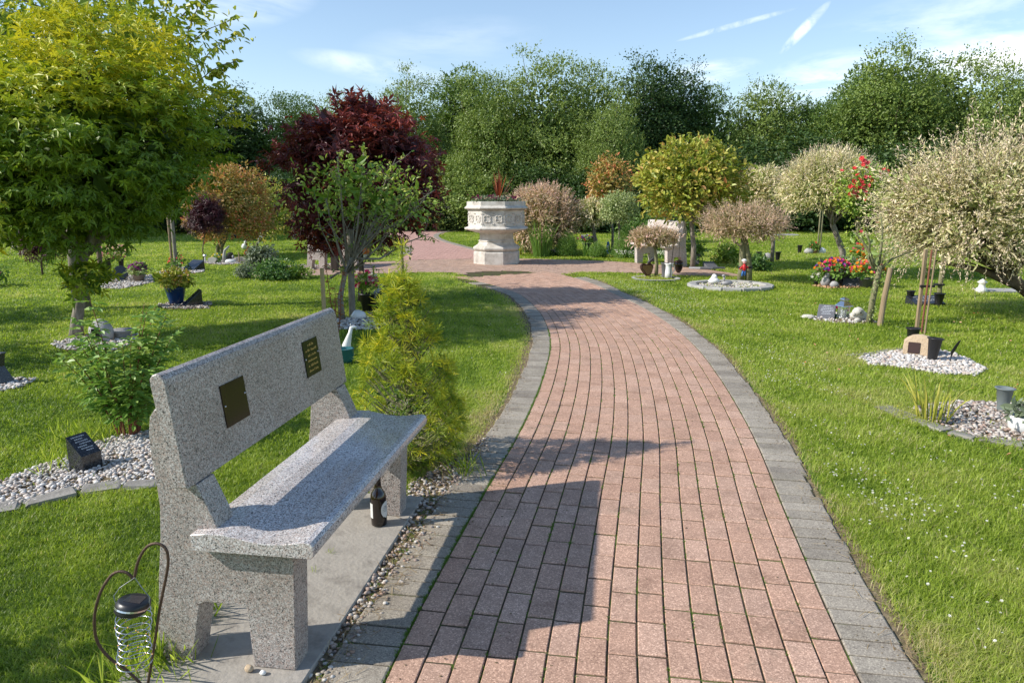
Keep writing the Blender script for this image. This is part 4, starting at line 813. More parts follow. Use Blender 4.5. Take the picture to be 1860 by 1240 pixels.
# big near willow at the right
B = gp(1935, 570); Yb = 9.6; B = Vector((at(1935, 560, Yb).x, Yb, 0))
def q(x, y, dy=0): return L(at(x, y, Yb+dy), B)
def bigw(tb, lf, g):
    c_ = np.array(q(1790, 390, -.3)); r_ = np.array((1.45, 1.2, .98))
    shoots(tb, lf, c_, r_, 1400, .62, 19, .05, g, cutz=-.7, up=.05, tr=.004, inner=.62, rbias=creamtip, jit=.42)
    for x, y, dx, dy in [(1760+i*14, 275-i*2, -20+i*5, -62-i % 3*14) for i in range(12)]+[(1660, 300, -30, -30), (1640, 330, -40, -20), (1700, 290, -25, -35)]:
        a = np.array(q(x, y, g.normal()*.3)); e = a+np.array([dx/130, g.normal()*.1, -dy/130]); tb.tube([a, (a+e)/2, e], [.005, .004, .002], 4); n = 16; tt = g.uniform(.2, 1, n); P = a+(e-a)*tt[:, None]; scatter(lf, P, unit(e-a)*.6+g.normal(size=P.shape)*.5, g.normal(size=P.shape), .07*g.uniform(.6, 1.1, n), 'narrow', g.uniform(.5, 1, n))
tree('willow_tree', 'huge sprawling variegated willow filling the right edge of the view', 'willow tree', B, [[(q(1960, 575), .11), (q(1880, 540), .09), (q(1830, 500), .07), (q(1800, 440), .05)], [(q(1850, 520), .06), (q(1780, 490), .04), (q(1700, 475), .02)], [(q(1840, 500), .06), (q(1860, 400), .04), (q(1840, 320), .02)]],
     [dict(c=q(1800, 385, -.3), r=(1.42, 1.2, .95), ncl=560, per=17, clr=.1, size=.054, shape='narrow', inner=.3, amp=.26, cut=-.75, flat=.7, droop=-.1), dict(c=q(1900, 330, -.2), r=(1.3, 1.1, .85), ncl=300, per=16, clr=.1, size=.054, shape='narrow', inner=.3, amp=.12, cut=-.8, flat=.7), dict(c=q(1670, 375, -.1), r=(.6, .7, .58), ncl=140, per=16, clr=.09, size=.052, shape='narrow', inner=.3, amp=.14, cut=-.8, flat=.7)], 'willow_cream', 'bark_brown', 34, nl=26, r0=.02, extra=bigw)
# red rose standard
B = gp(1563, 508); Yb = B.y
rr = tree('rose_tree', 'standard rose covered in red and coral blooms left of the big willow', 'rose tree', B, [[(q(1563, 512), .05), (q(1560, 465), .04), (q(1557, 430), .035), (q(1560, 395), .02)]],
     [dict(c=q(1568, 352, -.2), r=(.55, .4, .5), ncl=170, per=11, clr=.09, size=.06, shape='oval', inner=.15, amp=.2, cut=-1, flat=.9, droop=-.1), dict(c=q(1560, 432), r=(.33, .3, .22), ncl=34, per=9, clr=.08, size=.055, shape='oval', inner=.1, amp=.2, cut=-1, flat=.9)], 'rose_green', 'bark_olive', 35, nl=12, r0=.014)
def blooms(parent, pts, size, mat, g, name='blossom', M=None):
    m = MB(); P = np.array(pts); N_ = unit(g.normal(size=P.shape)*.4+np.array([-.2, -.8, .7])); D = unit(np.cross(N_, g.normal(size=P.shape)))
    scatter(m, P, D, N_, size*g.uniform(.8, 1.15, len(P)), 'flower', g.random(len(P))); m.build(name, mat, parent)
g = np.random.default_rng(5)
blooms(rr, [q(x, y, -.42) for x, y in ((1569, 293), (1529, 311), (1552, 306), (1612, 312), (1558, 318), (1566, 288), (1576, 296), (1572, 322), (1583, 328), (1562, 325), (1555, 333), (1563, 341), (1569, 341), (1575, 355), (1572, 362), (1543, 352), (1545, 356), (1578, 338), (1605, 308), (1568, 427), (1564, 422), (1595, 405), (1548, 347), (1555, 340), (1580, 322), (1566, 330), (1550, 330), (1573, 347), (1558, 358), (1568, 300), (1575, 305), (1545, 340), (1560, 347), (1568, 336), (1552, 352), (1577, 362), (1598, 318))], .085, 'petal_rose', g)
# clipped double trunk with slate memorial (right)
B = gp(1588, 588); Yb = B.y
def bare(tb, lf, g):
    for pts_ in (((1592, 490), (1580, 460), (1565, 435), (1548, 418)), ((1594, 488), (1600, 455), (1603, 420), (1600, 390)), ((1598, 490), (1620, 470), (1660, 455)), ((1588, 492), (1578, 470), (1580, 440), (1572, 420))):
        P = [np.array(q(x, y, g.normal()*.05 if i else 0)) for i, (x, y) in enumerate(pts_)]; tb.tube(P, np.linspace(.022, .006, len(P)), 7)
    P = np.array([q(x+g.normal()*6, y, -.05) for x, y in [(1570+g.random()*18+(590-y_)*.16, y_) for y_ in g.uniform(485, 580, 60)]]); scatter(lf, P, g.normal(size=P.shape), g.normal(size=P.shape)+np.array([0, 0, 1.]), .035, 'oval')
    P = np.array([q(1600+g.normal()*30, 455+g.normal()*25, g.normal()*.1) for _ in range(70)]); scatter(lf, P, g.normal(size=P.shape), g.normal(size=P.shape)+np.array([0, 0, 1.]), .05, 'oval')
tree('rose_tree', 'old rose with two leaning bare trunks behind the white dog ornament', 'rose tree', B, [[(q(1578, 590), .04), (q(1585, 545), .036), (q(1595, 500), .035), (q(1597, 482), .04)]],
     [dict(c=q(1590, 450), r=(.25, .25, .2), ncl=12, per=5, clr=.08, size=.04, shape='oval', inner=.2, amp=.2, cut=-1)], 'privet', 'bark_olive', 36, nl=8, r0=.006, extra=bare)
o = MB().tube([(0, 0, -.02), (.02, 0, .35), (.06, 0, .72)], [.033, .033, .031], 12).build('support_post', 'old_wood', loc=gp(1598, 592)); tag(o, 'weathered round post leaning beside the two trunked old rose', 'post')
# ---------------------------------------------------------------- planter
def planter():
    p = Vector((-.37, 17.15, 0)); t = thing('stone_planter', 'tall octagonal carved limestone planter standing on the paved circle', 'planter', p)
    k = .975; ph = math.radians(22.5-6); R8 = 1/math.cos(math.pi/8)
    def o8(prof, name, par=t): return MB().lathe([(r*R8*k, z*k*.95) for r, z in prof], 8, ph=ph, rnd=.5).build(name, 'limestone', par)
    o8([(.545, 0), (.545, .30), (.53, .325), (.515, .33)], 'base')
    o8([(.50, .33), (.50, .345), (.535, .365), (.555, .395), (.555, .425), (.535, .455), (.50, .475), (.44, .52), (.415, .57), (.41, .585), (.43, .59), (.43, .605), (.415, .615), (.40, .64), (.395, .78), (.43, .80)], 'pedestal')
    bs = o8([(.42, .80), (.50, .815), (.56, .84), (.70, .875), (.745, .895), (.752, .92), (.74, .94), (.69, .958), (.66, .97), (.66, 1.36), (.675, 1.372), (.69, 1.38)], 'basin')
    o8([(.66, 1.38), (.70, 1.395), (.735, 1.41), (.745, 1.43), (.735, 1.45), (.70, 1.475), (.69, 1.50), (.69, 1.585), (.685, 1.59), (.60, 1.59), (.595, 1.52), (.01, 1.52)], 'rim')
    m = MB(); ap = .66*k
    for f in range(8):
        a = ph+math.pi/8+f*math.pi/4; nx, ny = math.cos(a), math.sin(a); tx, ty = -ny, nx
        for s_ in (-.135, .135):
            cz = 1.165*k*.95
            def P3(u, v, d=.006): return (nx*(ap+d)+tx*(s_+u), ny*(ap+d)+ty*(s_+u), cz+v)
            for i in range(4):
                b_ = i*math.pi/2+math.pi/4; cu, cv = .048*math.cos(b_), .048*math.sin(b_)
                m.tube([P3(cu+.042*math.cos(b_+w_), cv+.042*math.sin(b_+w_)) for w_ in np.linspace(-2.0, 2.0, 10)], .011, 6)
            for cx, cy in ((-1, -1), (1, -1), (1, 1), (-1, 1)): m.blob(P3(cx*.115, cy*.115), .016, 1, 0)
    m.build('quatrefoil_carving', 'limestone', bs)
    m = MB().lathe([(.01, 1.42), (.54*R8, 1.42), (.5, 1.44), (.01, 1.45)], 8, ph=ph).build('earth', 'soil', t)
    # plants inside
    g = np.random.default_rng(9); tp = Vector(p)+Vector((0, 0, 1.44))
    c_ = thing('cordyline', 'spiky red cordyline in the middle of the stone planter', 'cordyline', tp+Vector((.05, 0, 0))); lf = MB()
    for i in range(46):
        a = g.uniform(0, 6.28); el = g.uniform(.25, 1)**.4; l_ = g.uniform(.5, .85); d = unit(np.array([math.cos(a)*(1-el)*1.1, math.sin(a)*(1-el)*1.1, el])); s_ = unit(np.cross(d, [0, 0, 1.])+1e-3); w_ = .014; b0 = np.zeros(3); m1 = d*l_*.5; e = d*l_+np.array([0, 0, -.10*(1-el)])
        lf.add([b0-s_*w_*.6, b0+s_*w_*.6, m1+s_*w_, m1-s_*w_, e], [(0, 1, 2, 3), (3, 2, 4)])
    lf.build('leaves', 'cordy', c_)
    fl = thing('petunias', 'wine red and blush petunias spilling along the rim of the planter', 'flowers', tp); lf = MB(); crown(lf, (0, 0, .03), (.58, .58, .09), 160, 9, .05, .05, 'diamond', 3, inner=.4, cut=-.1); lf.build('leaves', 'sage', fl)
    P = []
    for cx in (-.46, -.05, .42): P += [(cx+g.normal()*.07, -.35+g.normal()*.1, .09+g.random()*.09) for _ in range(20)]
    blooms(fl, P, .04, 'petal_wine', g); blooms(fl, [(g.uniform(-.5, .5), g.uniform(-.5, .1), .07+g.random()*.08) for _ in range(45)], .03, 'petal_cream', g)
leafmat('cordy', [(.16, .03, .02), (.3, .07, .04), (.4, .14, .08)], .4, .3)
planter()
# ---------------------------------------------------------------- flower bed behind the circle
def ferny(pt, label, w_, h_, seed, n=900, mat='fern', cat='feathery plant', name='feathery_plant'):
    t = thing(name, label, cat, pt); g = np.random.default_rng(seed); lf = MB(); st = MB(); P = []; D = []
    for i in range(n):
        a = g.uniform(0, 6.28); r = w_*math.sqrt(g.random()); h = h_*(1-.5*(r/w_)**2)*g.uniform(.25, 1); b0 = np.array([math.cos(a)*r*.6, math.sin(a)*r*.6, h*.4]); P.append(np.repeat(b0[None], 7, 0)+g.normal(size=(7, 3))*.03+np.array([0, 0, 1])*np.linspace(0, h*.6, 7)[:, None]); D.append(unit(g.normal(size=(7, 3))*.6+np.array([0, 0, 1])))
    P = np.concatenate(P); D = np.concatenate(D); scatter(lf, P, D, g.normal(size=P.shape), .075, 'needle'); 
    for i in range(12): a = g.uniform(0, 6.28); st.tube([(0, 0, 0), (math.cos(a)*w_*.5, math.sin(a)*w_*.5, h_*.8)], [.005, .002], 4)
    lf.build('foliage', mat, t); st.build('stems', 'moss', t); return t
SH['needle'] = (SH['needle'][0]*np.array([2.6, 1, 1]), SH['needle'][1])
ferny(gp(1030, 466), 'bright feathery green plant in the flower bed below the creamy twin stemmed willow', .42, .75, 1, 1100)
ferny(gp(1085, 468), 'low feathery green clump between the two tall feathery plants', .36, .42, 2, 800)
ferny(gp(1135, 468), 'tall loose feathery green plant beside the right bench', .45, .95, 3, 1100)
def reeds(pt, label, n, h_, w_, mat, seed, wd=.006, lean=.5, name='reed_clump', cat='reeds'):
    t = thing(name, label, cat, pt); g = np.random.default_rng(seed); lf = MB()
    for i in range(n):
        a = g.uniform(0, 6.28); l_ = h_*g.uniform(.5, 1.05); le = lean*g.uniform(0, 1)**1.2; d = np.array([math.cos(a)*le, math.sin(a)*le, 1]); d = unit(d); b0 = np.array([math.cos(a), math.sin(a), 0])*w_*math.sqrt(g.random()); b0[2] = 0; s_ = unit(np.cross(d, g.normal(size=3)))*wd*g.uniform(.6, 1.2); dr = np.array([math.cos(a), math.sin(a), -.3])*le*l_*.3
        m1 = b0+d*l_*.5; e = b0+d*l_+dr; m2 = b0+d*l_*.8+dr*.4; lf.add([b0-s_*.7, b0+s_*.7, m1+s_, m1-s_, m2+s_*.8, m2-s_*.8, e], [(0, 1, 2, 3), (3, 2, 4, 5), (5, 4, 6)])
    lf.build('blades', mat, t); return t
reeds(gp(983, 466), 'tall thin ornamental grass between the planter and the feathery plants', 260, 1.05, .22, 'fern', 5, .007, .35, 'ornamental_grass', 'ornamental grass')
reeds(gp(1062, 467), 'small clump of strappy green leaves at the front of the flower bed', 26, .42, .06, 'fern', 6, .018, .9, 'strappy_plant', 'plant')
reeds(gp(1110, 465), 'dark green strappy clump under the lighthouse ornament', 26, .35, .06, 'shrub_green', 7, .016, .9, 'strappy_plant', 'plant')
reeds(gp(1690, 764), 'yellow green blades of reed like plant in the brown and white chippings', 46, .37, .11, 'reed', 8, .0075, .55)
for i, (x, y, w_, lb) in enumerate(((1010, 464, .28, 'low mound of white flowers left of the first feathery plant'), (1142, 469, .42, 'low mound of white flowers at the left leg of the right bench'), (1205, 470, .3, 'low mound of white flowers under the right bench'))):
    t = thing('white_flowers', lb, 'flowers', gp(x, y)); g = np.random.default_rng(40+i); lf = MB(); crown(lf, (0, 0, .06), (w_, .25, .12), 60, 10, .04, .04, 'diamond', 50+i, cut=-.1); lf.build('leaves', 'fern', t); blooms(t, [(g.uniform(-w_, w_)*.9, g.normal()*.12-.08, .12+g.random()*.10) for _ in range(170)], .022, 'petal_white', g)
def potted(pt, label, cat, potprof, potmat, flowers, leaf='fern', seed=0, r=.12, h=.14, z0=None, nleaf=40, fsize=.045, name='flower_pot', seg=20, lsize=.06, tilt=None):
    t = thing(name, label, cat, pt); g = np.random.default_rng(100+seed); zt = max(z for _, z in potprof)
    MB().lathe(potprof, seg).build('pot', potmat, t, smooth=True)
    m = MB(); rt_ = potprof[-1][0]*.9 if len(potprof[-1]) else .05
    z0 = zt if z0 is None else z0; lf = MB(); crown(lf, (0, 0, z0+h*.45), (r, r, h*.6), nleaf, 6, .03, lsize, 'oval', 200+seed, cut=-.6, inner=.2, amp=.1); lf.build('leaves', leaf, t)
    for mat, n in flowers:
        d = unit(g.normal(size=(n, 3))); d[:, 2] = abs(d[:, 2]); d[:, 1] = -abs(d[:, 1])*.8+.1; blooms(t, np.array([0, 0, z0+h*.4])+d*np.array([r, r, h*.75]), fsize, mat, g)
    return t
def vase(pt, label, h, r, mat='black_plastic', rimw=1.18, group=None, tilt=(0, 0), foot=.62):
    t = thing('flower_vase', label, 'vase', pt, group=group); t.rotation_euler = (tilt[0], tilt[1], 0)
    MB().lathe([(.001, 0), (r*foot, 0), (r*foot, .01), (r*.98, h*.94), (r*rimw, h*.97), (r*rimw*1.02, h), (r*.9, h), (r*foot*.85, h*.2), (.001, h*.18)], 22, cap=False).build('body', mat, t, smooth=True); return t
VB = lambda r, h: [(.001, 0), (r*.62, 0), (r*.95, h*.9), (r*1.1, h*.93), (r*1.12, h), (r*.9, h), (r*.85, h*.9)]
# ornaments near the bed
p = gp(1066, 455); potted(p, 'grey pot of red and lilac flowers among the feathery plants', 'flower pot', VB(.14, .22), 'slate', [('petal_rose', 12), ('petal_purple', 14), ('petal_white', 8)], seed=1, r=.3, h=.22, fsize=.06)
t = thing('lighthouse_ornament', 'tiny blue and white lighthouse ornament among the feathery plants', 'ornament', gp(1104, 462)); MB().lathe([(.075, 0), (.075, .04), (.06, .05), (.045, .22), (.06, .225), (.06, .24), (.03, .25)], 14).build('tower', 'white_ceramic', t, smooth=True); MB().lathe([(.032, .24), (.032, .31), (.045, .315), (.001, .37)], 12).build('lamp_room', 'blue_paint', t)
m = MB().lathe([(.069, .07), (.064, .11)], 14, cap=False); m.build('stripe', 'blue_paint', t)
t = thing('teddy_bear', 'yellow teddy bear sitting in the flower bed right of the planter', 'teddy bear', gp(941, 448)); m = MB(); m.blob((0, 0, .14), (.12, .10, .14), 2, .03); m.blob((0, -.02, .32), (.095, .09, .09), 2, .02)
for s_ in (-1, 1): m.blob((s_*.07, 0, .40), .035, 1, 0); m.blob((s_*.12, -.06, .17), (.04, .04, .09), 1, 0); m.blob((s_*.09, -.12, .05), (.05, .09, .045), 1, 0)
m.build('body', 'yellow_cloth', t, smooth=True); MB().blob((0, -.10, .30), (.04, .035, .03), 1, 0).build('muzzle', 'petal_white', t, smooth=True)
reeds(gp(944, 463), 'small yellow conifer cone shaped plant at the foot of the planter', 60, .32, .05, 'reed', 16, .006, .3, 'dwarf_shrub', 'plant')
potted(gp(961, 452), 'pink gladiolus like flowers right of the yellow teddy bear', 'flowers', VB(.05, .06), 'terracotta', [('petal_pink', 9)], seed=3, r=.08, h=.3, nleaf=16)
# right bench ornaments
cp_ = (1192, 505); t = thing('edging_ring', 'low stone ring set in the grass around the smallest pinkish willow', 'edging ring', gp(1191, 507)); s_ = px(13.9, 0); MB().lathe([(.44, -.01), (.47, .03), (.43, .035), (.38, .02), (.37, -.01)], 40, cap=False, rnd=.5).build('ring', 'edging_light', t); MB().lathe([(.001, .012), (.39, .008)], 30, cap=False).build('earth', 'soil', t)
t = thing('heart_plaque', 'black heart shaped memorial with gold lettering in front of the right bench', 'memorial', gp(1178, 504), math.radians(25))
hp = [(0, 0), (.09, .10), (.135, .19), (.135, .25), (.10, .29), (.05, .29), (.0, .26), (-.05, .29), (-.10, .29), (-.135, .25), (-.135, .19), (-.09, .10)]
Mt = Matrix.Rotation(math.radians(-22), 3, 'X'); m = MB().prism([(d, z) for d, z in hp], -.035, .035, mapf=lambda a, d, z: tuple(Mt @ Vector((d, a, z))), bev=.006); m.build('heart', 'bronze_metal', t)
m = MB(); g = random.Random(3)
for i in range(8):
    z = .07+i*.022; w_ = .03+.09*(1-abs(z-.19)/.15)
    x = -w_
    while x < w_: 
        c_ = g.uniform(.01, .025); m.add([tuple(Mt @ Vector((xx, -.0375, zz))) for xx, zz in ((x, z), (x+c_, z), (x+c_, z+.009), (x, z+.009))], [(0, 1, 2, 3)]); x += c_+.008
m.build('lettering', 'gold', t)
t = thing('white_jug', 'white enamel jug beside the heart memorial in front of the right bench', 'jug', gp(1214, 506)); MB().lathe([(.001, 0), (.075, 0), (.07, .12), (.06, .22), (.065, .27), (.095, .30), (.085, .30), (.055, .26), (.05, .2)], 20, cap=False).build('body', 'white_ceramic', t, smooth=True); MB().tube([(.06, 0, .26), (.11, 0, .24), (.115, 0, .17), (.07, 0, .10)], .008, 6).build('handle', 'white_ceramic', t)
t = thing('hook_stand', 'thin black shepherd hook standing by the right bench', 'garden hook', gp(1228, 507)); MB().tube([(-.12, 0, 0), (-.09, 0, .5), (-.06, 0, .82), (-.01, 0, .92), (.05, 0, .9), (.07, 0, .84), (.05, 0, .82)], .006, 6).build('rod', 'dark_metal', t)
t = thing('acorn_lantern', 'dark brown acorn shaped lantern hanging in front of the right bench', 'lantern', gp(1232, 497)); MB().lathe([(.001, .0), (.015, .01), (.06, .06), (.085, .13), (.09, .2), (.085, .24)], 18).build('globe', 'brown_glass', t, smooth=True); MB().lathe([(.088, .24), (.09, .26), (.05, .28), (.012, .285), (.008, .31)], 18).build('cap', 'bronze_metal', t, smooth=True); MB().tube([(0, 0, .3), (.0, 0, .72)], .004, 5).build('chain', 'dark_metal', t)
t = thing('spotlight', 'black solar spotlight angled from the smallest willow trunk', 'solar spotlight', gp(1186, 488)); MB().tube([(-.12, 0, .12), (.0, 0, .23)], [.035, .028], 12).build('head', 'black_plastic', t); MB().tube([(0, 0, -.02), (0, 0, .23)], .008, 6).build('spike', 'dark_metal', t)
vase(gp(1206, 505), 'tapered grey vase between the smallest willow trunk and the white jug', .3, .065, 'slate')
t = thing('slate_planter', 'square dark grey pot against the right end of the right bench', 'pot', gp(1262, 482)); MB().lathe([(.12, 0), (.14, .24), (.15, .24), (.15, .27), (.12, .27), (.11, .1)], 4, ph=.6).build('pot', 'slate', t); lf = MB(); crown(lf, (0, 0, .38), (.14, .14, .16), 20, 6, .04, .09, 'oval', 66); lf.build('leaves', 'fern', t)
def wedge(pt, label, rotz, w_=.15, d_=.15, h_=.2, mat='granite_black', text=True, cat='memorial', name='memorial_wedge', low=.04):
    t = thing(name, label, cat, pt, rotz); MB().prism([(-d_, 0), (d_, 0), (d_, h_), (-d_, low)], -w_, w_, bev=.006).build('stone', mat, t)
    if text:
        m = MB(); g = random.Random(int(rotz*10)+3); n = 6; sl_ = (h_-low)/(2*d_)
        for i in range(n):
            y = d_*.7-i*d_*1.4/n; x = -w_*.7*g.uniform(.5, 1)
            e_ = -x
            while x < e_:
                c_ = g.uniform(.12, .3)*w_; hh = d_*.10; f = lambda yy: low+(yy+d_)*sl_+.0025
                m.add([(x, y, f(y)), (x+c_, y, f(y)), (x+c_, y+hh, f(y+hh)), (x, y+hh, f(y+hh))], [(0, 1, 2, 3)]); x += c_+.05*w_
        m.build('lettering', 'silver_text', t)
    return t
wedge(gp(1290, 487), 'small pale wedge memorial right of the right bench', .3, .14, .1, .14, 'slate', False)
t = thing('edging_ring', 'low dark slate kerb curving right of the right bench', 'edging ring', gp(1280, 490)); MB().tube([(-.3, .15, .02), (-.1, -.02, .03), (.15, -.05, .03), (.45, .05, .02)], .04, 8).build('ring', 'slate', t)
# round ring bed with white pebbles under the flat pink willow
c0 = gp(1326, 522); rr_ = .66; bedpoly = [(c0.x+rr_*.9*math.cos(a), c0.y+rr_*.82*math.sin(a)) for a in np.linspace(0, 6.283, 24, endpoint=False)]
bed('gravel', bedpoly, 'white pebbles filling the round grey stone ring under the flat pink willow', size=.022, dens=900, world=True)
t = thing('edging_ring', 'round ring of grey paving blocks holding white pebbles under the flat pink willow', 'edging ring', c0)
for i in range(14):
    a = i/14*6.283; m = MB(); m.box((0, 0, 0), (.15, .07, .03), bev=.008, rnd=.5); o = m.build('block', 'edging_light', t, loc=(rr_*math.cos(a), rr_*.9*math.sin(a), .035)); o.rotation_euler = (0, 0, a+1.57)
t = thing('duck_ornament', 'dark duck ornament on the white pebbles of the stone ring', 'ornament', gp(1321, 519, .04), .3); m = MB(); m.blob((0, 0, .05), (.11, .055, .045), 2, .05); m.blob((-.07, 0, .13), (.022, .022, .05), 1, 0); m.blob((-.085, 0, .18), (.035, .025, .025), 1, 0); m.build('body', 'grey_stone', t, smooth=True)
t = thing('shell_ornament', 'white shell shaped ornament on the left side of the stone ring', 'ornament', gp(1297, 515, .04)); m = MB(); m.blob((0, 0, .05), (.11, .08, .06), 2, .15); m.blob((0, 0, .12), (.055, .05, .05), 2, .15); m.build('body', 'white_ceramic', t, smooth=True)
t = thing('clown_ornament', 'small figure in red and blue tied to the trunk of the flat pink willow', 'ornament', gp(1349, 517, 0)+Vector((-.03, -.09, .15))); 
m = MB(); m.blob((0, -.02, .17), (.04, .035, .07), 2, .05); m.tube([(-.03, -.02, .2), (-.08, -.03, .14)], .014, 6); m.tube([(.03, -.02, .2), (.075, -.03, .17)], .014, 6); m.build('jacket', 'red_paint', t, smooth=True)
m = MB(); m.tube([(-.015, -.02, .12), (-.03, -.02, .02)], .018, 6); m.tube([(.015, -.02, .12), (.02, -.02, .03)], .018, 6); m.build('trousers', 'blue_paint', t, smooth=True); m = MB(); m.blob((0, -.02, .27), .032, 2, 0); m.build('head', 'petal_cream', t, smooth=True); m = MB(); m.blob((0, -.01, .30), (.05, .04, .03), 2, .1); m.build('hair', 'white_ceramic', t, smooth=True)
m = MB(); m.lathe([(.135, 0), (.138, .02), (.135, .04)], 16, cap=False, sy=.7); o = m.build('tree_tie', 'rubber', loc=gp(1352, 512)+Vector((0, 0, .26))); tag(o, 'black rubber tie around the twin trunks of the flat pink willow', 'tree tie')
# ---------------------------------------------------------------- mulch flower bowls
potted(gp(1510, 520), 'low black bowl heaped with orange, magenta and purple flowers left on the bark chips', 'flower bowl', VB(.16, .16), 'black_plastic', [('petal_orange', 34), ('petal_magenta', 30), ('petal_purple', 22), ('petal_rose', 10)], seed=5, r=.33, h=.3, fsize=.055, nleaf=60)
potted(gp(1571, 523), 'grey pot of orange, yellow and pink flowers right on the bark chips', 'flower bowl', VB(.13, .18), 'slate', [('petal_orange', 34), ('petal_magenta', 12), ('petal_yellow', 14), ('petal_rose', 20)], seed=6, r=.31, h=.26, fsize=.055, nleaf=50)
potted(gp(1552, 515), 'upright spray of orange flowers behind the right flower pot', 'flowers', VB(.08, .12), 'black_plastic', [('petal_orange', 26), ('petal_magenta', 6)], seed=7, r=.14, h=.55, fsize=.05, nleaf=20)
potted(gp(1536, 517), 'wide metal bucket planted with a grey green heath between the flower bowls', 'bucket', VB(.17, .24), 'slate', [], leaf='sage', seed=8, r=.22, h=.26, nleaf=120, lsize=.035, name='bucket')
potted(gp(1483, 519), 'tiny black pot of white flowers at the left tip of the bark chips', 'flower pot', VB(.05, .08), 'black_plastic', [('petal_white', 22)], seed=9, r=.12, h=.13, fsize=.045, nleaf=14)
t = thing('stone_figure', 'grey stone angel figure in front of the left flower bowl', 'ornament', gp(1499, 521)); m = MB(); m.blob((0, 0, .09), (.09, .06, .1), 2, .12); m.blob((.02, 0, .2), (.05, .045, .05), 2, .05); m.build('body', 'grey_stone', t, smooth=True)
o = MB().blob((0, 0, .06), (.08, .06, .06), 2, .1).build('stone', 'grey_stone', smooth=True, loc=gp(1515, 523)); tag(o, 'small round brown stone between the angel figure and the bucket', 'stone')
wedge(gp(1546, 521), 'dark open book shaped memorial lying on the bark chips', -.5, .14, .12, .14, 'slate', False)
# far vases on the right lawn
for x, y, lb in ((1378, 474, 'far black vase left of the pale cream willow trunk'), (1412, 474, 'far black vase right of the pale cream willow trunk'), (1452, 460, 'lone dark green vase on the far right lawn')): vase(gp(x, y), lb, .23, .07)
o = MB().blob((0, 0, .09), (.12, .08, .11), 2, .08).build('memorial_stone', 'grey_stone', smooth=True, loc=gp(1394, 474)); tag(o, 'round grey stone at the foot of the pale cream willow', 'stone')
for x, lb in ((1484, 'left one of two thin poles far behind the leaning willow'), (1488.5, 'right one of two thin poles far behind the leaning willow')): stake(gp(x, 461), lb, 1.7, .022, 'bark_olive', name='thin_pole')
potted(gp(1478, 461), 'small faded flower pot at the foot of two thin poles', 'flower pot', VB(.08, .1), 'terracotta', [('petal_rose', 8)], seed=10, r=.13, h=.2); o = MB().blob((0, 0, .07), (.14, .1, .09), 2, .1).build('memorial_stone', 'edging_light', smooth=True, loc=gp(1469, 461)); tag(o, 'pale stone left of the faded flower pot by the thin poles', 'stone'); o = MB().blob((0, 0, .07), (.11, .09, .1), 2, .15).build('memorial_stone', 'white_ceramic', smooth=True, loc=gp(1493, 461)); tag(o, 'white stone right of the two thin poles', 'stone')
o = MB().box((0, 0, .03), (.5, .3, .03), bev=.01).build('flat_stone', 'edging_light', loc=gp(1425, 428)); tag(o, 'pale flat stone far off on the right lawn', 'stone')
# slate memorial, lantern and dog
t = wedge(gp(1500, 578), 'tilted slate grey tablet memorial left of the silver lantern', math.radians(-28), .105, .10, .17, 'slate', True, low=.02)
t = thing('silver_lantern', 'silver lantern with pointed roof in the grass by the tablet memorial', 'lantern', gp(1531, 579), .3); MB().lathe([(.085, 0), (.085, .02), (.075, .025)], 4, ph=.785).build('base', 'steel', t); MB().lathe([(.07, .025), (.07, .17)], 4, ph=.785, cap=False).build('glass', 'glass', t)
for sx in (-1, 1):
    for sy in (-1, 1): MB().tube([(sx*.05, sy*.05, .02), (sx*.05, sy*.05, .175)], .005, 5).build('corner_post', 'steel', t)
MB().lathe([(.11, .17), (.105, .18), (.045, .235), (.045, .25), (.06, .255), (.05, .27), (.012, .285)], 4, ph=.785).build('roof', 'steel', t); MB().lathe([(.025, .025), (.025, .12)], 12).build('candle', 'white_ceramic', t)
t = thing('toy_flower', 'pink cloth flower on a green mat left of the silver lantern', 'ornament', gp(1519, 577)); blooms(t, [(0, 0, .14), (.03, 0, .1), (-.04, 0, .09)], .055, 'petal_magenta', np.random.default_rng(2)); MB().blob((.01, 0, .03), (.07, .05, .025), 1, .1).build('base', 'green_paint', t, smooth=True)
t = thing('dog_ornament', 'white shaggy dog ornament lying beside the two trunked rose', 'dog ornament', gp(1556, 583), .4); m = MB(); m.blob((0.02, 0, .07), (.13, .075, .075), 3, .10, 5); m.blob((-.05, -.05, .13), (.065, .06, .06), 3, .10, 5); m.blob((-.08, -.08, .03), (.05, .03, .03), 2, .1); m.blob((-.11, -.04, .12), (.018, .025, .045), 2, .1); m.blob((.0, -.07, .12), (.018, .025, .045), 2, .1); m.build('body', 'cream_stone', t, smooth=True); m = MB(); m.blob((-.075, -.115, .13), .012, 1, 0); m.blob((-.085, -.10, .155), .007, 1, 0); m.blob((-.05, -.115, .155), .007, 1, 0); m.build('nose_and_eyes', 'black_gloss', t, smooth=True)
o = MB().blob((0, 0, .02), (.10, .07, .03), 2, .12).build('stone', 'cream_stone', smooth=True, loc=gp(1468, 578)); tag(o, 'flat white stone left of the tilted tablet memorial', 'stone')
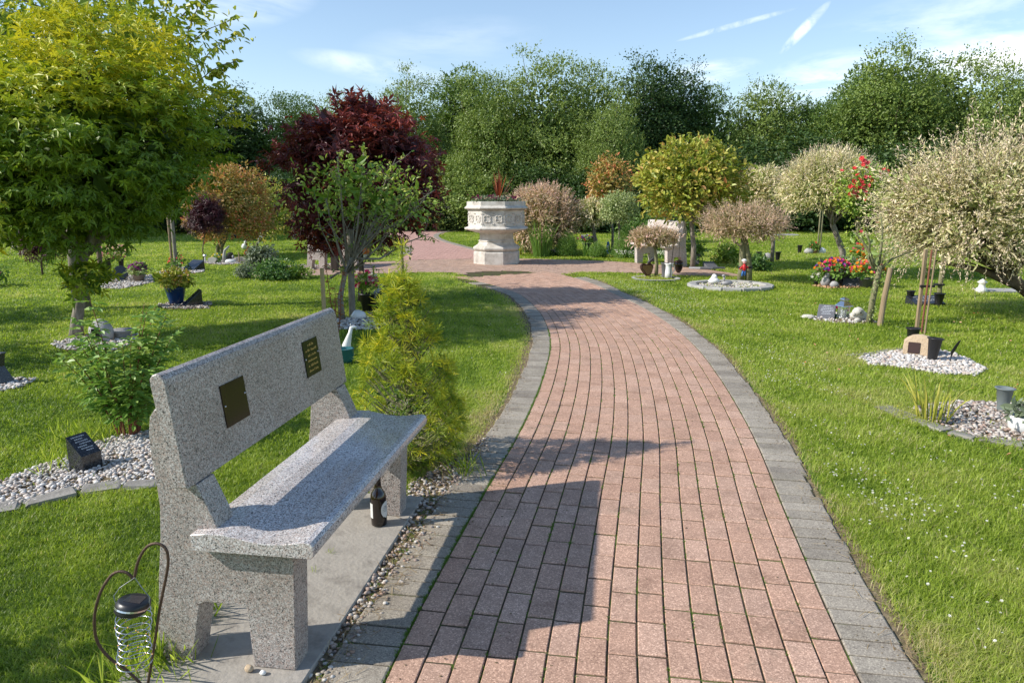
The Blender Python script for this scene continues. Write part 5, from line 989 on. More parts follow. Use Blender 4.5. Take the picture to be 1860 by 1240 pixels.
# posts and rock on bright pebbles
stake(gp(1664, 606), 'square sawn timber post rising from behind the sandstone rock', .98, .018, 'old_wood', name='timber_post', square=True); stake(gp(1673, 608), 'reddish bamboo cane tied to the square timber post', .98, .011, 'stem_red', (.01, 0), name='cane'); stake(gp(1679, 609), 'pale split cane rightmost beside the square timber post', .98, .010, 'old_wood', (.02, 0), name='cane')
m = MB(); m.box((.05, -.03, 0), (.085, .012, .014), bev=.003); o = m.build('tree_tie', 'rubber', loc=gp(1664, 606)+Vector((0, 0, .56))); tag(o, 'black strap binding canes to the square timber post', 'tree tie')
vase(gp(1656, 632), 'black plastic vase left of the sandstone rock', .215, .062, tilt=(.0, -.02)); vase(gp(1692, 657), 'tall black plastic vase in front of the sandstone rock', .235, .062, tilt=(0, .06))
t = thing('memorial_rock', 'rough sandstone rock with a small dark plaque on bright pebbles', 'memorial rock', gp(1688, 650, .0)+Vector((-.04, .10, .0)), math.radians(-32))
m = MB(); m.blob((0, 0, .07), (.19, .13, .15), 3, .10, 3.2, seed=4); V = m.v[0]; V += np.random.default_rng(1).normal(size=V.shape)*.004; V[:, 1] = np.maximum(V[:, 1], -.075+.35*(V[:, 2]-.08)); V[:, 0] = V[:, 0].clip(-.15, .14); m.build('rock', 'sandstone', t)
Mt = Matrix.Rotation(math.radians(-19), 3, 'X'); m = MB(); m.box((0, 0, 0), (.052, .004, .055), bev=.002); m.v[0] = m.v[0] @ np.array(Mt).T + np.array((-.055, -.078, .09)); m.build('memorial_plaque', 'bronze_metal', t)
t = thing('leaf_ornament', 'thin dark metal leaf stuck upright in the bright pebbles', 'ornament', gp(1726, 660)); MB().tube([(0, 0, 0), (0, 0, .08)], .004, 5).build('stem', 'dark_metal', t); m = MB(); m.prism([(0, .07), (.02, .11), (.05, .17), (.075, .23), (.05, .215), (.015, .16), (-.01, .11)], -.004, .004, mapf=lambda a, d, z: (d, a, z)); m.build('blade', 'dark_metal', t)
# group B
vase(gp(1652, 552), 'small black vase left of the black tablet beneath the big willow', .20, .055); vase(gp(1704, 556), 'small black vase right of the black tablet beneath the big willow', .19, .07); wedge(gp(1680, 554), 'low black engraved tablet between two black vases under the big willow', .15, .24, .12, .13)
stake(gp(1705, 542), 'upright post beneath the big willow with a black tie', .95, .035, 'bark_olive'); o = MB().box((0, 0, 0), (.06, .05, .015)).build('tree_tie', 'rubber', loc=gp(1705, 542)+Vector((-.02, 0, .22))); tag(o, 'black tie on the upright post under the big willow', 'tree tie')
t = thing('white_ornament', 'white figure standing far back under the big willow', 'ornament', gp(1782, 532)); MB().lathe([(.09, 0), (.08, .08), (.05, .1), (.05, .16), (.08, .18), (.001, .24)], 12).build('body', 'white_ceramic', t, smooth=True)
o = MB().box((0, 0, .02), (.45, .18, .02), bev=.01).build('flat_stone', 'edging_light', loc=gp(1825, 530)); tag(o, 'white flat stones far back under the big willow', 'stone')
# lower right
vase(gp(1820, 748), 'bluish grey plastic vase standing in the brown and white chippings', .185, .055, 'grey_plastic', 1.2)
t = thing('white_pot', 'white ceramic pot with green sprigs cut off by the right edge', 'pot', gp(1856, 785), .2); MB().lathe([(.001, 0), (.06, 0), (.085, .03), (.092, .07), (.085, .115), (.078, .12), (.07, .10), (.065, .05)], 24, cap=False).build('pot', 'white_ceramic', t, smooth=True); MB().tube([(-.085, -.03, .09), (-.11, -.04, .08), (-.11, -.04, .055), (-.088, -.03, .04)], .007, 6).build('handle', 'white_ceramic', t); lf = MB(); crown(lf, (0, 0, .14), (.09, .09, .06), 24, 5, .02, .04, 'oval', 77); lf.build('leaves', 'sage', t)
# ---------------------------------------------------------------- left lawn memorials
t = thing('memorial_cube', 'black granite memorial block with slanted lettered face on pebbles behind the bench', 'memorial', gp(148, 858)+Vector((0, .05, 0)), math.radians(66)); hw = .060
m = MB(); V = [(-hw, -hw, 0), (hw, -hw, 0), (hw, hw, 0), (-hw, hw, 0), (-hw, -hw, .105), (hw, -hw, .105), (hw, hw, .205), (-hw, hw, .205)]; m.add(V, [(0, 1, 5, 4), (1, 2, 6, 5), (2, 3, 7, 6), (3, 0, 4, 7), (4, 5, 6, 7), (3, 2, 1, 0)], .5); m.build('stone', 'granite_black', t)
m = MB(); g = random.Random(8)
for i, (x0, x1) in enumerate(((-.04, .04), (-.03, .02), (-.035, .035), (-.02, .045), (-.04, .01), (-.03, .04), (-.01, .03))):
    y = .042-i*.0135; x = x0
    while x < x1: c_ = g.uniform(.004, .012); f = lambda yy: .105+(yy+hw)*.10/(2*hw)+.0015; m.add([(x, y, f(y)), (x+c_, y, f(y)), (x+c_, y+.006, f(y+.006)), (x, y+.006, f(y+.006))], [(0, 1, 2, 3)]); x += c_+.0025
m.build('lettering', 'silver_text', t)
t = thing('memorial_vase', 'glossy black flared memorial vase at the left edge of the picture', 'memorial vase', gp(4, 698)); MB().lathe([(.11, 0), (.11, .02), (.09, .03), (.035, .16), (.05, .26), (.062, .27), (.06, .275), (.02, .2)], 4, ph=.5).build('body', 'granite_black', t)
potted(gp(-8, 520), 'coral flowering plant cut off by the left edge of the lawn', 'flowers', VB(.07, .1), 'terracotta', [('petal_rose', 14), ('petal_cream', 10)], seed=11, r=.26, h=.25, fsize=.06)
t = thing('bird_bath_dish', 'shallow pale stone dish on a grey drum behind the leafy rose shrub', 'stone dish', gp(222, 615)); MB().lathe([(.085, 0), (.09, .07), (.11, .085), (.125, .10), (.12, .108), (.08, .095), (.001, .09)], 26).build('dish', 'grey_stone', t, smooth=True)
t = thing('memorial_stone', 'round grey stone with black photo panel near the foot of the green maple', 'memorial', gp(186, 620)); m = MB(); m.blob((0, 0, .11), (.14, .07, .14), 3, .04); m.build('stone', 'grey_stone', t, smooth=True); m = MB(); m.box((-.02, -.075, .10), (.045, .006, .055), bev=.002); m.build('photo_panel', 'black_gloss', t)
vase(gp(200, 508), 'tall black vase holding pink roses, left of the two rose vases', .42, .05); 
for x, y, lb, s_, fl in ((203, 508, 'bunch of pink and white roses in the left black vase', 21, [('petal_pink', 20), ('petal_cream', 16)]), (222, 505, 'bunch of cream and peach roses in the right black vase', 22, [('petal_cream', 40)])):
    t = thing('rose_bouquet', lb, 'bouquet', gp(x, y)+Vector((0, 0, .40))); g = np.random.default_rng(s_); lf = MB(); crown(lf, (0, 0, .08), (.16, .16, .12), 26, 5, .03, .06, 'oval', s_); lf.build('leaves', 'rose_green', t); d = unit(g.normal(size=(60, 3)))
    for mt, n in fl: d = unit(g.normal(size=(n, 3))); blooms(t, np.array([0, -.02, .12])+d*np.array([.17, .15, .13]), .05, mt, g)
vase(gp(223, 505), 'black vase behind the round black memorial stone', .38, .05)
t = thing('memorial_stone', 'round black polished memorial stone between rose vases and purple flowers', 'memorial', gp(224, 510)+Vector((0, -.08, 0)), .3); m = MB(); Mt = Matrix.Rotation(math.radians(-15), 3, 'X'); m.prism([(.13*math.cos(a)*(1 if math.sin(a) > -.5 else .8), .15+.15*math.sin(a)) for a in np.linspace(-1.3, 4.4, 20)], -.04, .04, mapf=lambda a, d, z: tuple(Mt @ Vector((d, a, z))), bev=.006); m.build('stone', 'granite_black', t)
potted(gp(253, 512), 'taupe pot of purple chrysanthemums right of the round black memorial', 'flower pot', VB(.12, .14), 'pot_taupe', [('petal_violet', 34)], seed=12, r=.17, h=.2, fsize=.06, leaf='privet')
stake(gp(186, 513), 'thick brown post left of the rose vases behind the maple trunk', .75, .045, 'bark_brown')
potted(gp(321, 553), 'tall glazed blue pot with a yellow leaved shrub on the left lawn', 'plant pot', [(.001, 0), (.085, 0), (.10, .05), (.125, .15), (.142, .235), (.15, .24), (.15, .265), (.135, .265), (.12, .2)], 'blue_glaze', [('petal_yellow', 6), ('petal_cream', 10)], leaf='reed_leaf' if 'reed_leaf' in MATS else 'privet_gold' if 'privet_gold' in MATS else 'photinia', seed=13, r=.24, h=.25, nleaf=90, lsize=.055, fsize=.03)
wedge(gp(349, 556), 'black wedge memorial leaning beside the blue pot', math.radians(-55), .10, .13, .24, 'granite_black', False, low=.02)
wedge(gp(352, 491), 'small black wedge memorial right of the paired stakes', math.radians(-25), .18, .15, .22, 'granite_black', False, low=.04)
for x, y, w_, h_, lb, mt in ((314, 492, .026, 1.3, 'thin brown stake, left of the pair on the left lawn', 'old_wood'), (321, 492, .04, 1.35, 'thicker grey stake, right of the pair on the left lawn', 'bark_grey')): stake(gp(x, y), lb, h_, w_, mt)
potted(gp(324, 492), 'straggly coral shrub at the foot of the paired stakes', 'flowers', VB(.05, .06), 'terracotta', [('petal_rose', 12)], seed=14, r=.2, h=.26, nleaf=20, fsize=.04)
# ornaments cluster
t = thing('solar_light', 'white mushroom like solar light left in the ornament cluster', 'solar light', gp(373, 477)); MB().tube([(0, 0, 0), (0, 0, .16)], .018, 8).build('stem', 'white_paint', t); MB().lathe([(.035, .15), (.045, .17), (.03, .2)], 12).build('cap', 'steel', t)
t = thing('heart_stone', 'pale heart shaped stone in the ornament cluster under the red flushed tree', 'memorial', gp(387, 479)); MB().prism([(d*.75, z*.5) for d, z in hp] if len(hp[0]) == 2 else hp, -.04, .04, mapf=lambda a, d, z: (d, a, z)).build('stone', 'cream_stone', t)
wedge(gp(411, 473), 'black triangular memorial in the ornament cluster', -.8, .12, .14, .2, 'granite_black', False)
t = thing('goose_ornament', 'driftwood and white goose neck shape rising in the ornament cluster', 'ornament', gp(408, 479)); MB().tube([(0, 0, 0), (.0, 0, .2), (.03, 0, .32), (.14, 0, .42)], [.045, .035, .03, .02], 10).build('body', 'edging_light', t, smooth=True)
t = thing('bird_ornament', 'grey dove ornament right in the ornament cluster', 'ornament', gp(427, 477)); m = MB(); m.blob((0, 0, .06), (.11, .06, .05), 2, .05); m.blob((-.04, 0, .14), (.03, .03, .05), 1, 0); m.build('body', 'grey_stone', t, smooth=True)
t = thing('white_wing_ornament', 'white folded wing ornament lying in the ornament cluster', 'ornament', gp(418, 479)); MB().blob((0, 0, .05), (.16, .06, .06), 2, .12).build('body', 'white_ceramic', t, smooth=True)
t = thing('concrete_trough', 'grey stone trough at the right of the ornament cluster', 'trough', gp(444, 477)); MB().box((0, 0, .07), (.17, .10, .07), bev=.01).build('trough', 'edging_stone', t); MB().box((0, 0, .13), (.15, .08, .015), bev=.004).build('earth', 'soil', t)
stake(gp(435, 479), 'short grey peg right in the ornament cluster', .28, .015, 'old_wood')
potted(gp(396, 478), 'yellow and white daffodil like flowers in the ornament cluster', 'flowers', VB(.04, .05), 'green_paint', [('petal_yellow', 8), ('petal_white', 10)], seed=15, r=.15, h=.16, nleaf=14, fsize=.05)
for x, y, lb, mt, sc in ((444, 453, 'white dog shaped ornament farther back left of the grey shrub', 'white_ceramic', 1), (449, 466, 'rusty orange bird ornament beside the grey green shrub', 'orange_paint', 1), (473, 438, 'white bucket like ornament far back beside the loose green ball tree', 'white_paint', 1.2), (425, 434, 'dark pot far back under the red flushed tree', 'black_plastic', 1.3)):
    t = thing('garden_ornament', lb, 'ornament', gp(x, y)); m = MB(); m.blob((0, 0, .09*sc), (.09*sc, .07*sc, .09*sc), 2, .12); m.blob((.05*sc, 0, .22*sc), (.05*sc, .045*sc, .06*sc), 2, .08); m.build('body', mt, t, smooth=True)
def bush(pt, label, r, h, mat, seed, size=.05, ncl=90, name='shrub', shape='diamond', cat='shrub', per=12, cut=-.3, amp=.12, group=None, shn=0):
    t = thing(name, label, cat, pt, group=group); g = np.random.default_rng(seed); lf = MB(); tb = MB(); cc = crown(lf, (0, 0, h*.45), (r, r, h*.55), ncl, per, r*.14, size, shape, seed, inner=.4, cut=-.9, amp=amp); 
    limbs(tb, np.array([0, 0, 0.]), cc, 8, .012, g); tb.build('stems', 'bark_brown', t); lf.build('foliage', mat, t); return t
bush(gp(446, 506), 'small clipped grey green ball bush near the left rear bench', .17, .28, 'sage', 61, .03, 120)
bush(gp(500, 508), 'dark grey green bush left of the left rear bench', .42, .38, 'shrub_green', 62, .05, 120)
bush(gp(476, 496), 'grey leaved loose shrub between the clipped ball and the left bench', .34, .6, 'sage', 63, .06, 130)
bush(gp(535, 506), 'low straggly bush at the foot of the left rear bench', .34, .22, 'rose_green', 64, .05, 70)
bush(gp(1318, 478), 'loose green bush between the right bench and the stone ring', .4, .45, 'rose_green', 65, .06, 110)
bush(gp(1372, 492), 'low bluish green clump behind the stone ring', .3, .35, 'shrub_green', 66, .06, 80)
bush(gp(965, 458), 'dark green foliage mound between planter and ornamental grass', .5, .6, 'shrub_green', 67, .06, 120)
bush(gp(1160, 455), 'thicket of green foliage behind the right bench', .8, .9, 'fern', 68, .07, 160)
bush(gp(1210, 440), 'dense bright green shrub between the ball trees at the right bench', 1.1, 1.3, 'tree_green', 69, .09, 240)
# rose tree base
potted(gp(668, 566), 'black vase of crimson and cream flowers right of the rose trunk', 'flowers', VB(.11, .26), 'black_plastic', [('petal_magenta', 22), ('petal_cream', 14), ('petal_white', 14)], seed=16, r=.17, h=.26, fsize=.06, leaf='rose_green')
t = wedge(gp(684, 560), 'black slanting memorial stone behind the crimson flowers', math.radians(-60), .10, .16, .42, 'granite_black', False)
wedge(gp(690, 574), 'second low black memorial wedge nearest the yellow conifer', math.radians(-70), .12, .14, .26, 'granite_black', False)
stake(gp(662, 556), 'thin dark cane holding the bird ornament', .95, .012, 'dark_wood', name='cane')
t = thing('bird_ornament', 'painted robin like bird ornament on a cane right of the rose trunk', 'ornament', gp(662, 556)+Vector((.06, 0, .75))); m = MB(); m.blob((0, 0, .05), (.055, .05, .065), 2, .04); m.build('body', 'orange_paint', t, smooth=True); m = MB(); m.blob((0, 0, .12), (.045, .042, .035), 2, .03); m.tube([(-.05, 0, .06), (-.09, 0, -.02)], [.025, .01], 6); m.build('head', 'dark_wood', t, smooth=True); m = MB(); m.blob((0, 0, -.02), (.05, .045, .05), 2, .08); m.build('belly', 'cream_stone', t, smooth=True)
t = thing('giraffe_ornament', 'white giraffe neck ornament peeping over the near bench', 'ornament', gp(634, 648), .2); MB().tube([(0, 0, 0), (-.02, 0, .12), (.02, 0, .24), (.035, 0, .30)], [.055, .045, .02, .017], 10).build('body', 'white_ceramic', t, smooth=True); m = MB(); m.blob((.055, 0, .30), (.035, .018, .018), 2, 0); m.tube([(.03, .008, .31), (.028, .012, .335)], .004, 5); m.tube([(.03, -.008, .31), (.028, -.012, .335)], .004, 5); m.build('head', 'white_ceramic', t, smooth=True)
t = thing('teal_pot', 'small glossy teal pot beside the giraffe ornament', 'pot', gp(628, 660)); MB().lathe([(.05, 0), (.085, .06), (.08, .14), (.09, .15), (.06, .15), (.05, .05)], 20).build('pot', 'teal', t, smooth=True)
o = MB().blob((0, 0, .05), (.11, .08, .07), 2, .15).build('stone', 'white_ceramic', smooth=True, loc=gp(652, 580)); tag(o, 'white stone at the foot of the rose support post', 'stone')
# small stuff on the near slab and grass
o = MB().blob((0, 0, .012), (.016, .011, .013), 2, .1).build('pebble', 'sandstone', smooth=True, loc=gp(453, 1219, .025)); tag(o, 'tan pebble beside the front foot of the near bench', 'pebble')
o = MB().blob((0, 0, .007), (.012, .009, .008), 2, .1).build('pebble', 'white_ceramic', smooth=True, loc=gp(478, 1224, .025)); tag(o, 'white pebble on the slab right of the tan pebble', 'pebble')
g = np.random.default_rng(77)
def litter(name, n, polyfn, size, mat, label, cat, shape, z, near=False, spread=None):
    m = MB(); P = []
    while len(P) < n:
        x, y = g.uniform(*spread[0]), g.uniform(*spread[1]); 
        if polyfn(np.array([[x, y]]))[0]: P.append((x, y, z+g.random()*.01))
    P = np.array(P); D = g.normal(size=P.shape); D[:, 2] *= .2; scatter(m, P, D, np.array([0, 0, 1.])+g.normal(size=P.shape)*.3, size*g.uniform(.6, 1.3, n), shape); o = m.build(name, mat); tag(o, label, cat, kind='stuff')
onlawn = lambda P: ~inpoly(P, pathpoly) & ~inpoly(P, plaza)
# clover: denser along the right path edge
P = []
while len(P) < 1000:
    s = g.uniform(1, 12.5); off = abs(g.normal())*.5+.3; p2 = cp(s, HALF+off)
    if math.sin(s*2.1+1)+math.sin(s*5.3+off*6)+.7*math.sin(off*9+s) < g.uniform(-.6, 1.6) and s < 9: continue
    P.append((p2[0], p2[1], .035+g.random()*.03))
for _ in range(160): P.append((g.uniform(1.5, 6), g.uniform(2.5, 11), .045))
for _ in range(40): s = g.uniform(5, 12); p2 = cp(s, -HALF-.3-abs(g.normal())*.4); P.append((p2[0], p2[1], .04))
P = np.array(P); P = P[~inpoly(P, pathpoly)]; m = MB()
for sh_ in range(2): scatter(m, P, unit(g.normal(size=P.shape)*np.array([1, 1, .2])), unit(np.array([0, 0, 1.])+g.normal(size=P.shape)*.4), .0105*g.uniform(.6, 1.2, len(P)), 'flower', g.random(len(P)))
tag(m.build('clover_flowers', 'petal_white'), 'tiny white clover blossoms scattered in the lawn by the path', 'clover', kind='stuff')
litter('fallen_petals', 130, onlawn, .028, 'petal_fallen', 'fallen pink and orange petals in the grass near the old roses', 'petals', 'oval', .045, spread=((2.5, 6.5), (3, 11)))
litter('buttercups', 26, onlawn, .011, 'petal_yellow', 'scattered yellow buttercups in the lawn', 'buttercups', 'flower', .05, spread=((1.6, 6), (2.5, 11)))
# straw and debris along the edging
P = []; D = []
for _ in range(1500):
    s = g.uniform(.6, 12); side = g.choice([-1, 1]); off = HALF+.21+g.normal()*.045; p2 = cp(s, side*off); P.append((p2[0], p2[1], .016+g.random()*.012)); D.append((g.normal(), g.normal(), g.normal()*.12))
for _ in range(700): P.append((-.42+g.normal()*.14, 4.1+g.normal()*.28, .02+g.random()*.03)); D.append((g.normal(), g.normal(), g.normal()*.35))
for _ in range(260): p3 = bl(g.uniform(-.1, 1.6), g.uniform(-.12, .05)); P.append((p3[0], p3[1], .02)); D.append((g.normal(), g.normal(), g.normal()*.2))
m = MB(); scatter(m, P, D, np.array([[0, 0, 1.]]*len(P)), .06*g.uniform(.3, 1.3, len(P)), 'pineneedle'); tag(m.build('dry_straw', 'straw'), 'dry straw and dead grass along the path edging', 'straw', kind='stuff')
# pebbles and dirt spilled over the grey edging beside the bench
m = MB(); V, Q = ico(1)
for _ in range(650):
    s = g.uniform(.3, 3.9); a_ = g.random(); off = -(HALF+.235-abs(g.normal())*(.05 if s > 1.2 else .07)); p2 = cp(s, off); z_ = PH+.003 if off > -(HALF+.2) else .008; sz_ = .0075*g.uniform(.5, 1.5)
    m.add(V*np.array([1, g.uniform(.6, 1), .6])*sz_*(1+.12*g.normal(size=V.shape))+np.array([p2[0], p2[1], z_]), Q.copy(), g.random())
tag(m.build('spilled_pebbles', 'pebble_mixed', smooth=True), 'small pebbles spilled over the grey edging next to the near bench', 'pebbles', kind='stuff')
m = MB(); V, Q = ico(1)
for _ in range(1500):
    k_ = g.random()
    if k_ < .55: s = g.uniform(.5, 9); p2 = cp(s, g.choice([-1, 1])*(HALF+.19-abs(g.normal())*.05)); x_, y_ = p2
    elif k_ < .8: x_, y_ = -.25+g.normal()*.2, 3.7+g.normal()*.35
    else: s = g.uniform(.5, 8); p2 = cp(s, g.uniform(-HALF, HALF)); x_, y_ = p2
    m.add(V*np.array([1.3, .8, .5])*g.uniform(.0015, .0045)*(1+.2*g.normal(size=V.shape))+np.array([x_, y_, PH+.002]), Q.copy(), g.random())
tag(m.build('soil_crumbs', 'soil'), 'crumbs of soil and grit scattered on the brick path and its edging', 'grit', kind='stuff')
# weeds in the joints
P = []; D = []
def weed(x, y, n, sp, h=.02):
    for _ in range(n): P.append((x+g.normal()*sp, y+g.normal()*sp, .004)); D.append((g.normal()*.5, g.normal()*.5, 1.))
P.clear(); D.clear(); SZ = []
for _ in range(900):
    s = g.uniform(.6, 8); k = g.integers(0, 16) if g.random() < .55 else 0; off = -HALF+k*w+(-.004 if k == 0 else 0); p2 = cp(s, off); n = g.integers(4, 16) if k else g.integers(25, 60); weed(p2[0], p2[1], n, .004)
    for q_ in range(2): p4 = cp(s+g.normal()*.03, off); weed(p4[0], p4[1], 6, .003)
for _ in range(60): p3 = bl(g.uniform(-.1, 1.5), g.uniform(-.04, .03)); weed(p3[0], p3[1], 14, .01)
m = MB(); P = np.array(P); scatter(m, P, D, g.normal(size=P.shape), .014*g.uniform(.5, 1.3, len(P)), 'narrow', g.random(len(P))); tag(m.build('joint_moss', 'moss'), 'moss and small weeds growing in the brick joints', 'moss', kind='stuff')
P = []; D = []
for (x, y, n, sp, zz) in ((300, 1200, 160, .05, 0), (345, 1120, 140, .06, 0), (250, 1235, 100, .07, 0), (120, 850, 60, .08, 0), (165, 800, 120, .12, 0), (110, 800, 90, .14, 0), (600, 1003, 22, .008, .026), (570, 1037, 14, .008, .026), (845, 860, 60, .05, 0)):
    c_ = gp(x, y, zz)
    for _ in range(n): P.append((c_.x+g.normal()*sp, c_.y+g.normal()*sp, zz)); D.append((g.normal()*.5, g.normal()*.5, 1.))
m = MB(); P = np.array(P); sz = np.where(P[:, 2] > .01, .025, .13)*g.uniform(.5, 1.3, len(P)); scatter(m, P, D, g.normal(size=P.shape), sz*.99, 'pineneedle', g.random(len(P))*.7); tag(m.build('tall_grass', 'grass'), 'longer uncut grass tufts round the bench feet and the black memorial block', 'grass', kind='stuff')
# ---------------------------------------------------------------- woodland
def proto_tree(kind, seed, mat):
    t = thing('tree', 'x', 'tree', (0, 0, -50)); g = np.random.default_rng(seed); lf = MB(); tb = MB()
    if kind == 'round': parts = [((0, 0, 4.6), (2.6, 2.4, 3.2), 150), ((-1.5, 0, 3.0), (1.7, 1.7, 2.2), 70), ((1.6, .2, 3.2), (1.6, 1.6, 2.1), 70), ((0, -.8, 1.6), (2.2, 1.6, 1.6), 70)]
    elif kind == 'tall': parts = [((0, 0, 5.2), (1.7, 1.6, 2.9), 110), ((.9, 0, 3.2), (1.5, 1.4, 2.3), 70), ((-1.0, -.2, 2.8), (1.5, 1.4, 2.3), 70), ((0, -.4, 1.4), (1.8, 1.4, 1.5), 50)]
    elif kind == 'airy': parts = [((0, 0, 5.4), (1.9, 1.8, 2.4), 80), ((1.3, 0, 4.0), (1.5, 1.3, 1.8), 50), ((-1.4, 0, 3.6), (1.6, 1.4, 1.9), 50), ((0, -.3, 2.2), (1.9, 1.5, 1.7), 50)]
    else: parts = [((0, 0, 1.6), (2.2, 1.5, 1.8), 110), ((1.5, -.2, 1.2), (1.3, 1.2, 1.4), 50), ((-1.5, 0, 1.2), (1.3, 1.2, 1.3), 50)]
    tb.tube([(0, 0, -.1), (.1, 0, 1.5), (-.05, 0, 3.2), (0, 0, 5.0)] if kind != 'bush' else [(0, 0, -.1), (0, 0, 1.2)], [.2, .16, .12, .05] if kind != 'bush' else [.1, .05], 8)
    for i, (c_, r_, n) in enumerate(parts):
        cc = crown(lf, c_, r_, int(n*1.25), 96, .25, .10, 'diamond', seed*10+i, inner=.45, amp=.22, cut=-.95, flat=.8, sizevar=.3, droop=-.05, up=.45, freq=3.5, nr=.3, no=.8); limbs(tb, np.array([0, 0, min(3., c_[2]*.7)]), cc, 10, .06, g)
        shoots(None, lf, c_, r_, 130, .4, 12, .12, g, cutz=-.2, up=.5, jit=.5, inner=.9, shape='diamond')
    tb.build('trunk', 'bark_brown', t); lf.build('crown', mat, t); return t
protos = {}
for i, (k_, m_) in enumerate((('round', 'tree_olive'), ('round', 'tree_green'), ('round', 'tree_silver'), ('tall', 'tree_green'), ('tall', 'tree_dark'), ('airy', 'tree_olive'), ('bush', 'tree_olive'), ('bush', 'tree_dark'), ('bush', 'tree_silver'))): protos[k_+m_[4:]] = proto_tree(k_, 300+i, m_)
PHH = dict(round=7.6, tall=8.0, airy=7.7, bush=3.3); used = set()
def wood(key, x, ytop, Y, label, sx=1.0, group='trees of the far tree belt'):
    P0 = protos[key]; kind = key.split('_')[0]; p = at(x, 400, Y); zt = at(x, ytop, Y).z; sc = zt/PHH[kind]
    if key in used:
        t = P0.copy(); C.objects.link(t)
        for ch in list(P0.children): c_ = ch.copy(); C.objects.link(c_); c_.parent = t
    else: t = P0; used.add(key)
    t.location = (p.x, Y, 0); t.rotation_euler = (0, 0, random.uniform(-.9, .9)+(3.14 if random.random() < .5 else 0)); t.scale = (sc*sx, sc*sx, sc); t['label'] = label; t['category'] = 'tree'; t['group'] = group
    t.name = 'bush' if kind == 'bush' else 'woodland_tree'
wood('round_dark' if 'round_dark' in protos else 'tall_dark', -40, -20, 26, 'dark tall tree at the far left edge behind the cherry', 1.3)
wood('tall_dark', 60, 20, 30, 'dark tree behind the green maple, half hidden by its crown', 1.3)
wood('tall_dark', 330, 175, 37, 'dark tree just right of the green maple crown', 1.5); wood('tall_dark', 430, 172, 38, 'dark rounded tree in the belt above the red flushed ball tree', 1.5)
wood('round_green', 505, 188, 39, 'mid green tree left of the purple maple crown', .9); wood('round_green', 570, 190, 41, 'tree hidden behind the left half of the purple maple', 1.1); wood('round_olive', 650, 185, 39, 'tree hidden behind the middle of the purple maple', 1.0)
wood('round_silver', 745, 150, 38, 'pale silvery tree right of the purple maple crown', .85); wood('tall_green', 845, 120, 42, 'taller dark green tree rising left of the planter', 1.2); wood('round_olive', 900, 140, 36, 'olive green tree straight behind the planter', .8)
wood('round_silver', 985, 122, 36.5, 'large light olive tree behind the pink willow bush', 1.0); wood('round_olive', 1065, 122, 38, 'olive tree right of the light one behind the pink willow bush', .9); wood('round_silver', 1110, 190, 34, 'lower pale tree above the pale variegated ball', .8)
wood('tall_dark', 1170, 112, 39, 'dark tree with peaked crown above the big glossy ball tree', 1.1); wood('tall_dark', 1228, 130, 40, 'second dark tree right of the peaked dark crown', 1.1); wood('round_green', 1290, 172, 40, 'dark green tree above the right side of the glossy ball tree', .9)
wood('airy_olive', 1380, 150, 39, 'rounded green tree above the pale cream willow', .9); wood('tall_green', 1440, 172, 40, 'green tree between the cream willows on the skyline', 1.1); wood('round_green', 1500, 182, 38, 'lower green tree behind the domed cream willow', .9)
wood('airy_olive', 1590, 88, 37, 'tall airy ash like tree above the red roses', 1.0); wood('tall_green', 1560, 110, 43, 'dark tree behind the airy ash like tree', 1.2); wood('airy_olive', 1690, 108, 39, 'second tall airy tree right of the first airy one', 1.0); wood('tall_dark', 1650, 130, 44, 'dark tree in the gap between the two airy trees', 1.2)
wood('round_silver', 1800, 118, 36, 'pale tree above the huge variegated willow', .9); wood('round_green', 1870, 140, 39, 'green tree at the far right edge of the skyline', 1.0); wood('round_olive', 1960, 120, 37, 'olive tree beyond the right edge of the view', 1.0)
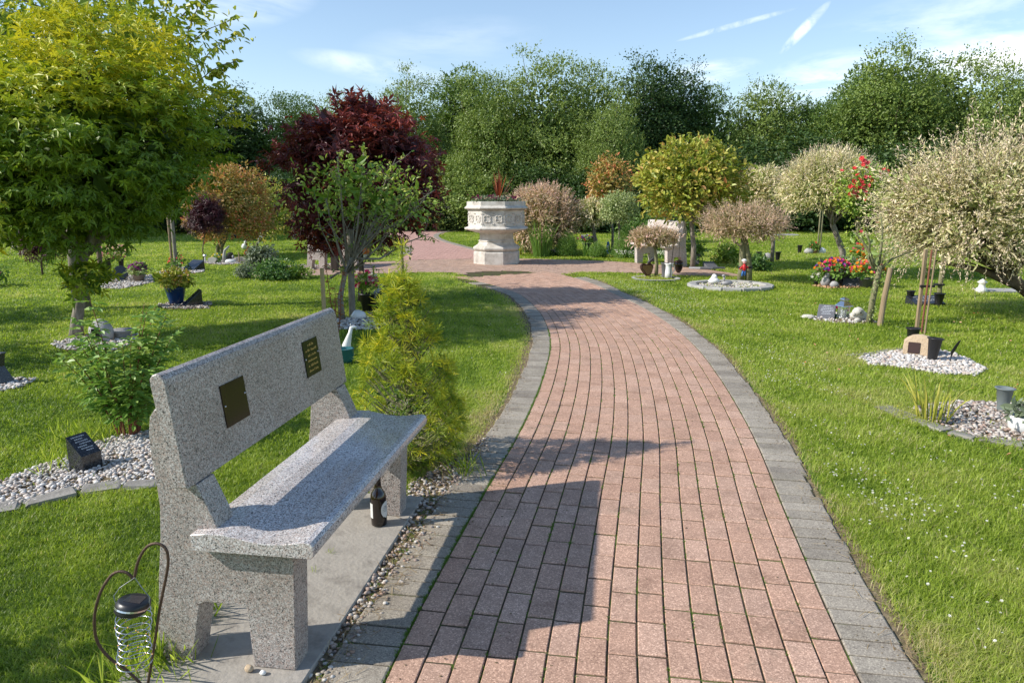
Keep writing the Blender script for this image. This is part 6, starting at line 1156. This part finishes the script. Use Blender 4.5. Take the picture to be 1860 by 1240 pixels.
for i, (k_, x, yt, Y, lb, sx) in enumerate((('bush_silver', 10, 385, 30, 'pale green bush at the far left behind the lawn', 1.2), ('bush_olive', 520, 370, 32, 'bright bush low behind the loose green ball tree', 1.2), ('bush_dark', 430, 330, 34, 'dark bush behind the red flushed ball tree', 1.6), ('bush_dark', 330, 330, 33, 'dark bush behind the green maple lower right', 1.6), ('bush_silver', 835, 300, 35, 'pale arching bush directly left of the planter', 1.3), ('bush_olive', 760, 300, 36, 'olive bush between the purple maple and the planter', 1.3), ('bush_dark', 900, 330, 34.5, 'dark bush directly behind the planter', 1.4), ('bush_dark', 1000, 300, 35, 'dark bush behind the pink willow bush', 1.6), ('bush_dark', 1090, 310, 35, 'dark bush behind the upright bronze tipped shrub tree', 1.6), ('bush_dark', 1180, 310, 35, 'dark bush left behind the big glossy ball tree', 1.6), ('bush_dark', 1290, 300, 35, 'dark bush right behind the big glossy ball tree', 1.6), ('bush_dark', 1400, 270, 36, 'dark bush behind the pale cream willow ball', 1.7), ('bush_dark', 1500, 270, 36, 'dark bush behind the domed cream willow', 1.7), ('bush_dark', 1620, 270, 35, 'dark bush behind the red rose blooms', 1.7), ('bush_dark', 1740, 270, 36, 'dark bush left behind the huge variegated willow', 1.7), ('bush_dark', 1860, 270, 35, 'dark bush right behind the huge variegated willow', 1.7), ('bush_dark', 620, 300, 36, 'dark bush hidden behind the purple maple', 1.7), ('bush_dark', 530, 330, 37, 'dark bush behind the bright bush at the left', 1.6), ('bush_dark', 700, 320, 36, 'dark bush right behind the purple maple', 1.6))):
    wood(k_, x, yt, Y, lb, sx, 'bushes along the foot of the far tree belt')
for i in range(16):
    x = -120+i*136; wood('tall_dark' if i % 2 else 'round_green', x, 215+random.uniform(-20, 20), 47+random.uniform(-1, 2), 'dark tree in the back row of the belt hidden by the trees in front', 1.5, 'back row of the far tree belt')
o = MB().box((0, 0, .7), (.06, .06, .7), bev=.01).build('fence_post', 'bark_grey', loc=(at(529, 340, 27).x, 27, 0)); tag(o, 'lone grey fence post before the dark trees at left', 'fence post')
for k_, P0 in protos.items():
    if k_ not in used:
        for ch in list(P0.children): bpy.data.objects.remove(ch)
        bpy.data.objects.remove(P0)
